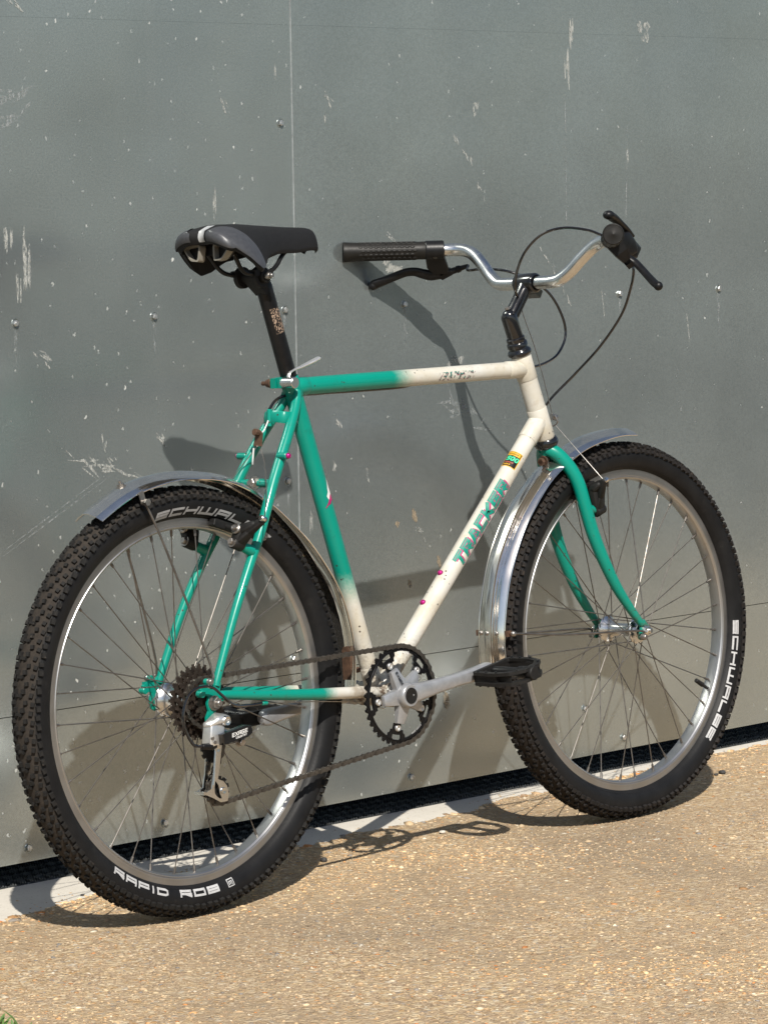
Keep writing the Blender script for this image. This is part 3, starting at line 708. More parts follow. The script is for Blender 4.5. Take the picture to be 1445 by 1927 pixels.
def wheel(cx, hubm, flR, flL, rf, rot, label, tread_mat):
    h = part('wheel', hubm, 'alloy', bike, label); h.location = (cx, 0, RW)
    part('rim', rimM, None, h); part('tyre', tyreF if cx > .5 else tyreM, None, h)
    part('tread', tread_mesh(int(cx*10)+3), tread_mat, h, kind='stuff')
    proto = {}
    for s, fy in ((-1, flR), (1, flL)):
        for lead in (0, 1):
            me = spoke_mesh(fy, rf, R_(60 if lead else -60), .0022*s*(1 if lead else -1)); me.materials.append(M['spoke']); proto[(s, lead)] = me
    for s in (-1, 1):
        for k in range(18):
            o = part('spoke', proto[(s, k % 2)], None, h); o.rotation_euler = (0, -R_(20*k+(10 if s > 0 else 0)+rot), 0)
    return h
# front hub
fh = MB()
fh.lathe([(.0045, -.050), (.0085, -.050), (.0085, -.046), (.0135, -.044), (.0140, -.0385), (.0225, -.0375), (.0240, -.036), (.0240, -.0335), (.0225, -.032), (.0165, -.028), (.0120, -.016), (.0112, 0),
          (.0120, .016), (.0165, .028), (.0225, .032), (.0240, .0335), (.0240, .036), (.0225, .0375), (.0140, .0385), (.0135, .044), (.0085, .046), (.0085, .050), (.0045, .050)], (0, 0, 0), (0, 1, 0), 36)
fw_ = wheel(WB, fh.mesh('wheel'), -.0352, .0352, .0205, 4, 'front wheel with spoked alloy rim and knobbly black tyre', 'tread_front')
rh = MB()
rh.lathe([(.006, -.030), (.0225, -.030), (.0235, -.0265), (.0275, -.0255), (.0280, -.0225), (.0265, -.021), (.0190, -.015), (.0165, 0), (.0180, .018), (.0250, .0315), (.0280, .0330), (.0282, .0362), (.0265, .0375), (.0160, .0385), (.0150, .047), (.009, .049), (.006, .060), (.005, .060)], (0, 0, 0), (0, 1, 0), 36)
rw_ = wheel(0, rh.mesh('wheel'), -.0242, .0348, .0243, 1, 'rear wheel with spoked alloy rim and muddy knobbly black tyre', 'tread')
# valve on the front rim
va = R_(-29.5)
e = A([math.cos(va), 0, math.sin(va)])
part('valve', MB().cyl(e*.270, e*.247, .0030, 10, .0028).cyl(e*.254, e*.232, .0046, 12, .0040, .0008), 'black_matt', fw_)
# lettering on the tyre walls
def arc_fn(r0, a0, sign):
    def fn(u, v, lift):
        if sign < 0: r = r0+v; a = a0-u/r0          # clockwise, tops outwards
        else: r = r0-v; a = a0+u/r0                 # counter-clockwise, tops to the hub
        return (r*math.cos(a), -(tyre_y(r)+.0003+lift), r*math.sin(a))
    return fn
mbt, L = lettering('SCHWALBE', .0120, .0262, .0040, .0036, arc_fn(.2918, R_(102), -1), slant=.55); part('lettering', mbt, 'print_dull', rw_)
mbt, L = lettering('RAPID', .0115, .0240, .0045, .0034, arc_fn(.3035, R_(-128), 1)); part('lettering', mbt, 'print', rw_)
mbt, L = lettering('ROB', .0115, .0250, .0045, .0034, arc_fn(.3035, R_(-100), 1)); part('lettering', mbt, 'print', rw_)
mbt, L = lettering('[', .0125, .0135, .002, .0014, arc_fn(.3040, R_(-80.5), 1)); part('lettering', mbt, 'print', rw_)
mbt, L = lettering('SCHWALBE', .0115, .0250, .0036, .0033, arc_fn(.2918, R_(-2.5), -1), slant=0.); part('lettering', mbt, 'print', fw_)

# ---- frame
def hx(z): return .808+(.898-z)*.364           # steering axis
def sx(z): return BBX-.004+(BBZ-z)*-1*-.3065 if False else .430-(z-BBZ)*.3065   # seat tube axis
SAX = nrm([-.364, 0, 1.]); STX = nrm([-.3065, 0, 1.])
fr = MB()
ft = lambda lo, hi, ax: (lambda V: sstep(lo, hi, V[:, ax]))
one = lambda V: np.ones(len(V))
lin = lambda a, b, n: [A(a)+(A(b)-A(a))*t for t in np.linspace(0, 1, n)]
TT0, TT1 = A([sx(.8135)+.006, 0, .8130]), A([hx(.8140)-.006, 0, .8140])
fr.tube(lin(TT0, TT1, 90), .0143, 32, att=lambda V: sstep(.485, .565, V[:, 0]))
ST0, ST1 = A([sx(BBZ), 0, BBZ]), A([sx(.829), 0, .829])
fr.tube(lin(ST0, ST1, 90), .0145, 32, att=lambda V: 1-sstep(.432, .520, V[:, 2]))
DT0, DT1 = A([BBX+.006, 0, BBZ+.006]), A([hx(.722)-.004, 0, .722])
fr.tube(lin(DT0, DT1, 40), .0160, 32, att=one)
HT0, HT1 = A([hx(.690), 0, .690]), A([hx(.838), 0, .838])
fr.tube(lin(HT0, HT1, 12), .0170, 32, att=one)
# lugs: sleeves that end in a soft step
def lug(a, b, r, n=32, att=one):
    d = nrm(A(b)-A(a)); fr.tube([A(a), A(a)+d*.001, A(b)-d*.0012, A(b)], [r-.0006, r, r, r-.0008], n, att=att)
dtd = nrm(DT1-DT0)
lug(TT1-X*.042, TT1, .0153); lug(DT1-dtd*.046, DT1, .0172)
lug(HT1-SAX*.044, HT1-SAX*.002, .0180); lug(HT0+SAX*.002, HT0+SAX*.058, .0181)
zero = lambda V: np.zeros(len(V))
lug(ST1-STX*.034, ST1, .0158, att=zero); lug(TT0, TT0+X*.026, .0152, att=zero)
fr.lathe([(.0001, -.036), (.0195, -.036), (.0205, -.034), (.0205, .034), (.0195, .036), (.0001, .036)], (BBX, 0, BBZ), (0, 1, 0), 32, att=1.)
lug(DT0, DT0+dtd*.045, .0170); lug(ST0, ST0+STX*.050, .0156)
frame = part('frame', fr, 'paint', bike, 'green and cream faded paint diamond frame')
for s in (-1, 1):
    ss = [(.2725, s*.0105, .806), (.262, s*.017, .783), (.2275, s*.030, .7366), (.181, s*.041, .668), (.139, s*.049, .5925), (.104, s*.055, .540), (.062, s*.0605, .470), (.0165, s*.0645, .380), (.0085, s*.0655, .362)]
    part('seat_stay', MB().tube(spl(ss, 6), [.0078, .0085, .0088, .0085, .0080, .0074, .0066, .0062], 18), 'paint', frame)
    # flattened tops that wrap the seat cluster
    cs = [(BBX-.012, s*.026, BBZ+.004), (.385, s*.036, .306), (.3549, s*.0405, .3105), (.247, s*.0495, .3205), (.1475, s*.056, .3315), (.036, s*.0645, .3450), (.014, s*.0655, .3468)]
    part('chain_stay', MB().tube(spl(cs, 8), [.0092, .0100, .0100, .0095, .0085, .0075, .0066], 18, att=lambda V: sstep(.245, .30, V[:, 0])), 'paint', frame)
    y0 = s*.0655
    pl = [(-.013, .0), (-.009, .011), (-.024, .017), (-.027, .024), (-.018, .030), (-.004, .022), (.004, .034), (.013, .040), (.018, .030), (.014, .014), (.024, .012), (.024, .003), (.010, -.004), (.004, -.014), (-.004, -.018), (-.010, -.014)]
    if s < 0: pl = pl[:-3]+[(.004, -.012), (.001, -.026), (-.007, -.034), (-.016, -.032), (-.016, -.022), (-.010, -.012)]
    part('dropout', MB().prism(pl, (0, y0, RW), X, Z, Y, -.0028, .0028, .0006).cyl((-.024, y0-.006, RW+.0165), (-.024, y0+.006, RW+.0165), .0058, 14, None, .001).cyl((-.009, y0-.005, RW+.034), (-.009, y0+.005, RW+.034), .0050, 12, None, .001).box((-.014, y0, RW+.026), (.020, .005, .008)), 'paint', frame)
    part('carrier_boss', MB().cyl((.199, s*.0355, .7065), (.199, s*.056, .7065), .0056, 14, None, .001), 'paint', frame)
    part('boss_screw', MB().cyl((.200, s*.056, .7065), (.200, s*.0605, .7065), .0050, 14, .0040, .0008), 'pink', frame)
    part('brake_boss', MB().cyl((.112, s*.0535, .5625), (.086, s*.054, .5745), .0092, 16, .0075, .001), 'paint', frame)
part('stay_bridge', MB().tube([(.1835, -.040, .6635), (.1825, 0, .6640), (.1835, .040, .6635)], .0066, 16).box((.1845, 0, .6640), (.012, .020, .014)), 'paint', frame)
br = MB()
bp = spl([(.249, .0245, .7640), (.232, .0235, .7660), (.226, .010, .7680), (.226, -.008, .7680), (.232, -.0215, .7660), (.249, -.0230, .7640)], 8)
br.tube(bp, .0095, 8, squash=.22, ref=Z); part('brake_bridge', br, 'paint', frame)
part('cable_stop', MB().cyl((.2255, .006, .780), (.2235, .006, .752), .0042, 12, None, .0008), 'paint', frame)
part('cable_guide', MB().cyl((.112, -.0585, .3225), (.124, -.0575, .3215), .0034, 10, None, .0006), 'paint', frame)
part('cable_stop', MB().cyl(A([.795, -.0005, .6440]), A([.8035, -.0005, .6525]), .0050, 12, None, .001).box((.796, -.0005, .650), (.008, .005, .010)), M['paint'], frame)
for o in list(col.objects):
    if o.name.startswith('cable_stop') and abs(o.data.vertices[0].co.x-.8) < .05:
        a = o.data.attributes.new('fade', 'FLOAT', 'POINT'); a.data.foreach_set('value', np.ones(len(o.data.vertices), np.float32))
for q in ((.5930, .4893), (.5465, .4440)):
    n_ = A([-.695, 0, .719]); c_ = A([q[0], 0, q[1]]); d_ = c_-DT0; c_ = DT0+dtd*(d_@dtd)+A([-dtd[2], 0, dtd[0]])*.0160
    part('bottle_screw', MB().cyl(c_-n_*.001, c_+n_*.0035, .0052, 14, .0044, .0010).cyl(c_+n_*.0034, c_+n_*.0040, .0022, 8), 'pink', frame)
# print on the tubes
def tube_fn(p0, d, r, phi0):
    n2 = nrm(np.cross(-Y, d)) if np.cross(-Y, d)[2] > 0 or abs(d[2]) > .9 else -nrm(np.cross(-Y, d))
    n2 = A([-d[2], 0, d[0]])
    def fn(u, v, lift):
        ph = phi0+v/r; return A(p0)+d*u+(r+.00025+lift)*(-Y*math.cos(ph)+n2*math.sin(ph))
    return fn
tp0 = DT0+dtd*((A([.6228, 0, .4964])-DT0)@dtd)
for mt, du, dv, lf in (('decal_white', .0000, -.0016, 0.), ('decal_magenta', .0022, -.0026, .00025), ('decal_teal', 0., 0., .0005)):
    mbt, L = lettering('TRaCKER', .0225, .0246, .0019, .0070 if mt != 'decal_white' else .0096, tube_fn(tp0+dtd*du, dtd, .0160, R_(-17)+dv/.016), slant=.18, seg=.0025, lift=lf)
    part('lettering', mbt, mt, frame, None)
for mt, du, dv, lf in (('decal_magenta_gone', .001, -.0022, 0.), ('decal_teal_gone', 0., 0., .0003)):
    mbt, L = lettering('TRaCKER', .0130, .0118, .0014, .0046, tube_fn(A([.602, 0, .8137]), X, .0143, R_(-30)+dv/.0143), slant=.25, seg=.0025, lift=lf)
    part('lettering', mbt, mt, frame)
def patch(fn, u0, u1, v0, v1, lift, nu=10, nv=10):
    mb = MB(); V = [fn(u, v, lift) for u in np.linspace(u0, u1, nu) for v in np.linspace(v0, v1, nv)]
    return mb.add(V, [(i*nv+j, (i+1)*nv+j, (i+1)*nv+j+1, i*nv+j+1) for i in range(nu-1) for j in range(nv-1)])
# square frame-tubing sticker: rows read across the tube
sp0 = DT0+dtd*((A([.7680, 0, .6560])-DT0)@dtd)
sfn0 = tube_fn(sp0, dtd, .0160, R_(12))
st = part('sticker', patch(sfn0, 0, .0335, 0, .0290, 0.), 'yellow', frame, 'black and yellow tubing sticker with mint 500')
part('sticker_field', patch(sfn0, .0014, .0321, .0014, .0276, .00012), 'sticker_black', frame)
part('sticker_band', patch(sfn0, .0245, .0312, .003, .0265, .00022, 6), 'yellow', frame)
rfn = lambda u, v, lift: sfn0(v, .0270-u, lift)
for tx, v0, h, cw, gp, sw, mt in (('500', .0130, .0095, .0070, .0008, .0024, 'mint'), ('TERRAIN', .0078, .0028, .0020, .0006, .0006, 'red_print'), ('||||', .0030, .0034, .0026, .0008, .0009, 'yellow'), ('||||||||', .0260, .0034, .0018, .0005, .0005, 'sticker_black')):
    mbt, L = lettering(tx, h, cw, gp, sw, (lambda v0: (lambda u, v, lift: rfn(u+.002, v+v0, lift+.0003)))(v0), slant=.15, seg=.0012)
    part('lettering', mbt, mt, frame)
# torn white and magenta flash on the seat tube
stf = tube_fn(A([sx(.6100), 0, .6100]), STX, .0145, 0.)
def torn(pts, mat, lift):
    mb = MB(); n = 10
    P = A(pts); top, bot = P[0], P[-1]
    V = []
    for (u, v0, v1) in pts:
        for t in np.linspace(0, 1, 7): V.append(stf(u, v0+(v1-v0)*t+.0065, lift))
    mb.add(V, [(i*7+j, i*7+j+1, (i+1)*7+j+1, (i+1)*7+j) for i in range(len(pts)-1) for j in range(6)])
    part('decal_flash', mb, mat, frame)
torn([(.018, -.006, -.0165), (.024, -.004, -.0165), (.030, -.0085, -.0165), (.036, -.0095, -.0165), (.044, -.0125, -.016), (.052, -.015, -.016)], 'white', .0001)
torn([(.006, .0035, .0015), (.010, -.0005, -.0085), (.014, -.004, -.0165), (.020, -.0085, -.0165), (.024, -.012, -.0165)], 'magenta', .0003)

# ---- headset, fork
def on_axis(z, d=0.): return A([hx(z), 0, z])
hs = MB()
hs.lathe([(.0125, .0), (.0172, 0), (.0205, .003), (.0212, .006), (.0200, .010), (.0172, .0125), (.0165, .0135), (.0165, .0155), (.0182, .017), (.0182, .023), (.0170, .025), (.0158, .026), (.0165, .0275), (.0165, .0325), (.0150, .034), (.0115, .034)], HT1, SAX, 32)
part('headset', hs, 'black_gloss', bike)
hs2 = MB().lathe([(.0125, .001), (.0190, .001), (.0212, -.002), (.0220, -.007), (.0205, -.012), (.0180, -.0145), (.0125, -.0145)], HT0, SAX, 32)
part('headset', hs2, 'black_gloss', bike)
fk = MB()
fk.tube([on_axis(.682), on_axis(.6665)], [.0158, .0162], 24)
for s in (-1, 1):
    bl = [(.8855, s*.003, .6725), (.8960, s*.0165, .6615), (.9115, s*.0290, .6376), (.9235, s*.0370, .6085), (.9335, s*.0410, .5690), (.9480, s*.0435, .5210), (.9700, s*.0460, .4725), (1.0000, s*.0480, .4210), (1.0320, s*.0500, .3795), (1.0530, s*.0515, .3560), (1.0590, s*.052, .3490)]
    fk.tube(spl(bl, 7), [.0128, .0126, .0122, .0120, .0119, .0116, .0108, .0095, .0080, .0068, .0062], 24)
    pl = [(-.012, .018), (-.002, .020), (.006, .011), (.012, .006), (.011, -.006), (.004, -.010), (-.006, -.012), (-.012, -.016), (-.018, -.010), (-.012, .004)]
    fk.prism(pl, (WB, s*.0520, RW), X, Z, Y, -.0025, .0025, .0005)
    fk.cyl((WB-.012, s*.0495, RW-.010), (WB-.012, s*.0545, RW-.010), .0055, 12)
    fk.cyl((.9375, s*.046, .565), (.9530, s*.046, .5605), .0075, 14, .0065)
fork = part('fork', fk, 'paint', bike, 'green unicrown fork with curved blades')
part('crown_bolt', MB().cyl((.888, 0, .655), (.868, 0, .650), .0042, 6).cyl((.874, 0, .6515), (.868, 0, .650), .0068, 6).cyl((.879, 0, .6527), (.8765, 0, .652), .0090, 14), 'rust', fork)
part('crown_tab', MB().box((.8795, 0, .645), (.0015, .018, .026), nrm([1, 0, .25]), Y, nrm([-.25, 0, 1])), 'steel', fork)
for s in (-1, 1):
    nut = MB()
    for (cx, yy, st_) in ((WB, s*.0550, fw_),): 
        hxp = [(.0082*math.cos(a), .0082*math.sin(a)) for a in np.arange(6)*math.pi/3+.3]
        nut.prism(hxp, (cx, yy, RW), X, Z, Y*s, 0, .0085, .0008).cyl((cx, yy, RW), (cx, yy+s*.0125, RW), .0047, 14, None, .0008).cyl((cx, yy-s*.0005, RW), (cx, yy+s*.0015, RW), .0100, 18)
    part('axle_nut', nut, 'chrome', bike)
    nut = MB(); hxp = [(.0095*math.cos(a), .0095*math.sin(a)) for a in np.arange(6)*math.pi/3+.6]
    nut.prism(hxp, (0, s*.0685, RW), X, Z, Y*s, .001, .0095, .0008).cyl((0, s*.060, RW), (0, s*.0835, RW), .0050, 14, None, .0008).cyl((0, s*.0683, RW), (0, s*.0702, RW), .0118, 20)
    part('axle_nut', nut, 'steel', bike)

# ---- stem, handlebar
CLAMP = A([.8565, 0, .9615])
stm = MB()
QA = on_axis(.872); QB = A([.8040, 0, .9085])
EXT0, EXT1 = A([.8075, 0, .9020]), CLAMP
stm.lathe([(.0135, 0), (.0140, .002), (.0142, .030), (.0142, .040), (.0128, .0440), (.0001, .0450)], QA-SAX*.004, SAX, 28)
exd = nrm(EXT1-EXT0)
stm.tube([EXT0-exd*.004, EXT0+exd*.004, EXT0+exd*.03, EXT1-exd*.020, EXT1-exd*.004], [.0118, .0128, .0126, .0126, .0150], 24)
stm.ball(EXT0+A([-.0015, 0, .0035]), .0132, 20)
CL = CLAMP
stm.lathe([(.0135, -.0215), (.0165, -.0205), (.0174, -.018), (.0174, .018), (.0165, .0205), (.0135, .0215)], CL, Y, 28)
stm.box(CL+A([.0125, 0, -.0165]), (.016, .030, .014), nrm([1, 0, -.6]), Y, nrm([.6, 0, 1]))
stem = part('stem', stm, 'black_gloss', bike, 'gloss black quill stem', angle=55)
part('stem_bolt', MB().lathe([(.0001, .002), (.0030, .0015), (.0035, .0035), (.0052, .0030), (.0056, .0)], (.8030, 0, .9190), nrm([-.35, 0, 1]), 16), 'steel', stem)
hbp = {}
half = [(.8565, 0, .9615), (.8568, .030, .9615), (.8572, .055, .9618), (.8595, .072, .9650), (.8645, .092, .9780), (.8700, .114, .9985), (.8745, .136, 1.0160), (.8745, .156, 1.0250), (.8690, .1750, 1.0275), (.8570, .1920, 1.0283)]
gend = A([.7225, .3100, 1.0330]); gdir = nrm(gend-A([.8570, .192, 1.0283]))
half = half+[tuple(A([.8570, .192, 1.0283])+gdir*t) for t in (.02, .06, .12, .160)]
full = [(x, -y, z) for x, y, z in half[::-1][:-1]]+half
bar = part('handlebar', MB().tube(spl(full, 7), .0113, 22), 'alloy', bike, 'polished alloy swept-back handlebar')
def grip(s):
    S = A([1, s, 1.]); d = gdir*S; a = A([.8570, .192, 1.0283])*S+d*.0325; b = gend*S; L = np.linalg.norm(b-a)
    mb = MB()
    mb.lathe([(.0113, 0), (.0155, 0), (.0160, .002), (.0158, .014), (.0156, .02), (.0158, L*.6), (.0163, L*.8), (.0172, L*.93), (.0180, L-.003), (.0176, L-.0005), (.0160, L+.0005), (.0155, L), (.0020, L), (.0012, L+.0004), (.0001, L+.0004)], a, d, 32)
    e1, e2 = perp(d); k = 0
    nb = 14
    for i in range(11):
        for j in range(nb):
            t = .020+i*(L-.055)/10+((L-.055)/20 if j % 2 else 0); th = 2*math.pi*j/nb
            if t > L-.03: continue
            n_ = math.cos(th)*e1+math.sin(th)*e2; tt = np.cross(d, n_); p = a+d*t+n_*.0157
            V = []
            for rr, hh in ((1., 0.), (.75, .0009), (.35, .0012)):
                for q in np.arange(8)*math.pi/4: V.append(p+d*.0048*rr*math.cos(q)+tt*.0023*rr*math.sin(q)+n_*hh)
            mb.add(V, [(8*r_+q, 8*r_+(q+1) % 8, 8*(r_+1)+(q+1) % 8, 8*(r_+1)+q) for r_ in range(2) for q in range(8)]+[tuple(16+q for q in range(8))])
    return mb
gL = part('grip', grip(1), 'grip', bike); gR = part('grip', grip(-1), 'grip', bike)
# brake levers (mirror of one another); local frame: d along the grip outwards, f forward, u up
def lever(s):
    S = A([1, s, 1.]); d = nrm(gdir*S); o = A([.8570, .192, 1.0283])*S+d*.017
    f = nrm(np.cross(Z, d)*(-1 if s > 0 else 1)); f = f if f[0] > 0 else -f
    u = np.cross(d, f); u = u if u[2] > 0 else -u
    # the lever blade plane slopes forward and down
    a = nrm(f*.55-u*.84); nrm_ = nrm(np.cross(d, a))
    P = lambda t, h, n=0.: o+d*t+a*h+nrm_*n
    br_ = MB()
    br_.lathe([(.0114, -.0165), (.0160, -.0165), (.0172, -.0150), (.0172, .0150), (.0160, .0165), (.0114, .0165)], o, d, 26)
    br_.hull([P(t, .006, n) for t in (-.016, .016) for n in (-.015, .015)]+[P(t, .030, n) for t in (-.018, .013) for n in (-.0115, .0115)]+[P(t, .046, n) for t in (-.024, .000) for n in (-.007, .007)]+[P(-.026, .034, n) for n in (-.006, .006)])
    br_.hull([P(-.008, .052, n) for n in (-.0065, .0065)]+[P(-.030, .040, n) for n in (-.0065, .0065)]+[P(-.034, .049, n) for n in (-.0055, .0055)]+[P(-.016, .060, n) for n in (-.0055, .0055)])
    body = part('brake_lever', br_, 'black', bike, angle=30)
    bl = [(-.012, .050), (.004, .052), (.018, .049), (.032, .0445), (.048, .0450), (.066, .0520), (.088, .0620), (.104, .0690), (.1075, .0745)]
    mb = MB(); W_ = [.0070, .0072, .0064, .0058, .0056, .0056, .0058, .0062, .0054]
    bl3 = [tuple(P(t, h)) for t, h in bl]
    if s < 0: bl3 = [tuple(P(-.010, .040)), (.893, -.184, 1.000), (.908, -.196, .990), (.908, -.212, .977), (.904, -.230, .963), (.898, -.248, .951), (.894, -.260, .944)]   # this one is turned further down on the bar
    mb.tube(spl(bl3, 7), W_, 14, squash=1.5, ref=nrm_)
    mb.ball(P(.1070, .0715) if s > 0 else (.894, -.260, .945), .0080)
    part('lever_blade', mb, 'black', body)
    part('clamp_bolt', MB().cyl(P(.0, .004, .012), P(.0, .004, .0165), .0042, 10), 'black_gloss', body)
    mb = MB(); q0 = P(-.030, .046); q1 = P(-.062, .034); dd = nrm(q1-q0)
    mb.cyl(q0-dd*.006, q0+dd*.012, .0062, 14, .0058, .001).cyl(q0+dd*.012, q0+dd*.020, .0070, 14, .0060, .001).cyl(q0+dd*.018, q1, .0048, 14, .0038, .001)
    part('barrel_adjuster', mb, 'black', body)
    return body, q1, P
lvL, cabL, PL = lever(1); lvR, cabR, PR = lever(-1)
# thumb shifter on the right bar
S = A([1, -1, 1.]); dR = nrm(gdir*S); oR = A([.8570, .192, 1.0283])*S+dR*.030
sh = MB()
sh.hull([(.895, -.196, 1.036, .006), (.916, -.190, 1.022, .006), (.926, -.186, 1.008, .006), (.905, -.186, 1.000, .006), (.880, -.190, 1.010, .006), (.868, -.200, 1.030, .006)])
sh.hull([(.930, -.180, 1.022, .0045), (.948, -.1765, 1.011, .0045), (.936, -.178, .998, .0045), (.915, -.184, 1.000, .005), (.905, -.188, 1.028, .0045)])
shb = part('gear_shifter', sh, 'black', bike, 'black thumb gear shifter on the bar', angle=45)
tl = MB(); tl.tube(spl([(.914, -.190, 1.032), (.893, -.197, 1.0435), (.868, -.203, 1.0545), (.846, -.208, 1.0635), (.828, -.214, 1.0680)], 6), [.0060, .0062, .0078, .0096, .0100], 14, squash=.72)
tl.ball((.828, -.214, 1.0680), .0098, 14, (1.1, 1, .8)); part('shift_lever', tl, 'black', shb)

# ---- cables
def cable(pts, r=.0024, mat='black_gloss', n=8, nm='cable'): return part(nm, MB().tube(spl(pts, 8), r, n), mat, bike)
cable([(.880, -.176, 1.030), (.8610, -.170, 1.0356), (.8464, -.150, 1.0459), (.8196, -.120, 1.0516), (.7985, -.090, 1.0428), (.7898, -.060, 1.0175), (.7940, -.035, .9869), (.8021, -.020, .9601), (.8150, -.010, .9446), (.828, -.004, .936)])
cable([(.9385, -.170, .9850), (.9400, -.1695, .9700), (.9547, -.150, .9454), (.9632, -.120, .9005), (.9617, -.070, .8469), (.9339, -.030, .7984), (.9174, .020, .7511), (.8800, .028, .7000), (.840, .022, .683)])
cable([tuple(cabL-nrm(cabL-PL(-.030, .046))*.006), tuple(cabL), (.8870, .165, .9905), (.8945, .140, .9910), (.8946, .090, .9869), (.9160, .060, .9738), (.9605, .045, .9457), (.9890, .040, .9052), (.9977, .040, .8673), (.9694, .035, .8355), (.9269, .030, .8206), (.8784, .025, .8145), (.830, .022, .8100)])
cable([(.8400, 0, .9300), (.8417, .0, .9093), (.8668, 0, .8531), (.8865, 0, .7968), (.9045, 0, .7357), (.9066, 0, .727)], .0008, 'steel')
cable([(.9061, -.004, .7140), (.9300, -.036, .6640), (.9495, -.0730, .6130)], .0008, 'steel'); cable([(.9061, .004, .7140), (.9300, .036, .6640), (.9495, .0730, .6130)], .0008, 'steel')
part('cable_hanger', MB().tube(spl([(.9040, -.007, .7300), (.9070, -.010, .7180), (.9065, 0, .7115), (.9070, .010, .7180), (.9040, .007, .7300)], 6), .0016, 8).cyl((.9015, 0, .7275), (.9150, 0, .7255), .0058, 10), 'steel', bike)
cable([(.560, .003, .8020), (.52, .003, .7985), (.40, .003, .7985), (.300, .003, .7990), (.262, .003, .8000), (.2400, .006, .7930), (.2255, .006, .7800)], .0024)
cable([(.2245, .006, .766), (.2090, .003, .7480), (.1975, .0005, .7420)], .0012, 'white')
cable([(.197, .003, .738), (.1895, .001, .722)], .0009, 'steel')
cable([(.1935, -.001, .7240), (.1830, -.020, .6950), (.1500, -.055, .6500), (.1000, -.0985, .6150)], .0008, 'spoke')
cable([(.1935, .003, .7240), (.1830, .025, .6980), (.1500, .055, .6500), (.1000, .0985, .6150)], .0008, 'spoke')
cable([(.190, .010, .7200), (.1885, .012, .7010), (.1895, .014, .694)], .0014, 'white')
part('cable_yoke', MB().prism([(-.009, -.017), (.009, -.017), (.008, .004), (.0, .010), (-.008, .004)], (.1945, .001, .7390), Y, nrm([.25, 0, 1]), nrm([-1, 0, .25]), -.001, .0012).cyl((.1930, .001, .7440), (.1840, .001, .7460), .0058, 8, None, .0008), 'rust', bike)
cable([(.840, .022, .683), (.700, .017, .545), (.560, .017, .402), (.470, .008, .285), (.434, -.004, .2735), (.380, -.030, .290), (.250, -.052, .3085), (.124, -.0570, .3210)], .0008, 'steel')

# ---- saddle
SX0, SX1 = .0820, .3350
def sad(t, u):
    """t: 0 rear .. 1 nose (t<0: rear skirt), u: -1..1 across"""
    tt = min(max(t, 0), 1)
    w_ = np.interp(tt, [0, .05, .12, .20, .28, .37, .47, .58, .75, .88, .95, .985, 1.], [.0640, .0710, .0765, .0770, .0700, .0570, .0430, .0330, .0265, .0230, .0210, .0180, .0130])
    top = np.interp(tt, [0, .06, .14, .3, .5, .75, .92, .98, 1.], [1.0705, 1.0760, 1.0800, 1.0785, 1.0735, 1.0695, 1.0680, 1.0655, 1.0600])
    dr = np.interp(tt, [0, .08, .16, .22, .30, .40, .6, .8, 1.], [.033, .053, .071, .077, .071, .053, .040, .037, .030])
    ph = u*R_(86)
    y = w_*math.sin(ph)/math.sin(R_(86)); z = top-dr*(1-math.cos(ph))/(1-math.cos(R_(86)))
    k = math.exp(-(u/.22)**2)*(1-sstep(.0, .55, tt)); z -= .0045*k
    x = SX0+(SX1-SX0)*tt+.012*(math.exp(-(u/.2)**2))*(1-sstep(0, .2, tt))+.020*abs(u)**2.5*(1-sstep(0, .5, tt))
    if t < 0: k_ = 1-abs(u)**4; x += (-.004*math.sin(-t*2.2)+.003*t*t)*k_; z -= -t*.0165*k_
    return A([x, y, z])
ts = list(np.linspace(-1, -.15, 5))+list(np.linspace(0, .30, 26))+list(np.linspace(.32, .9, 20))+[.93, .955, .97, .985, .995, 1.]
us = np.linspace(-1, 1, 65)
def sgrid(ts, us, off=0., name=''):
    V = []
    for t in ts:
        for u in us:
            p = sad(t, u)
            if off:
                a = sad(t+.01, u)-sad(t-.01, u) if t > 0 else sad(max(t, -.99)+.05, u)-sad(max(t, -.99)-.01, u); b = sad(t, min(1, u+.02))-sad(t, max(-1, u-.02)); n_ = np.cross(a, b); l = np.linalg.norm(n_)
                p = p+(n_/l if l > 1e-12 else Z)*off
            V.append(p)
    nu = len(us); return V, [(i*nu+j, i*nu+j+1, (i+1)*nu+j+1, (i+1)*nu+j) for i in range(len(ts)-1) for j in range(nu-1)]
V, F = sgrid(ts, us); sm_ = MB().add(V, F)
Vi = (A(V)-A([.21, 0, 0]))*A([.955, .91, 1])+A([.21, 0, -.0050]); nT, nU = len(ts), len(us)
sm_.add(Vi, [tuple(reversed(f)) for f in F])
n0 = nT*nU
bd = [(0, j) for j in range(nU)]+[(i, nU-1) for i in range(1, nT)]+[(nT-1, j) for j in range(nU-2, -1, -1)]+[(i, 0) for i in range(nT-2, 0, -1)]
ids = [i*nU+j for i, j in bd]
sm_.f += [(ids[k], ids[(k+1) % len(ids)], n0+ids[(k+1) % len(ids)], n0+ids[k]) for k in range(len(ids))]
saddle = part('saddle', sm_, 'fabric', bike, 'black padded saddle with graphite rear panels', angle=50)
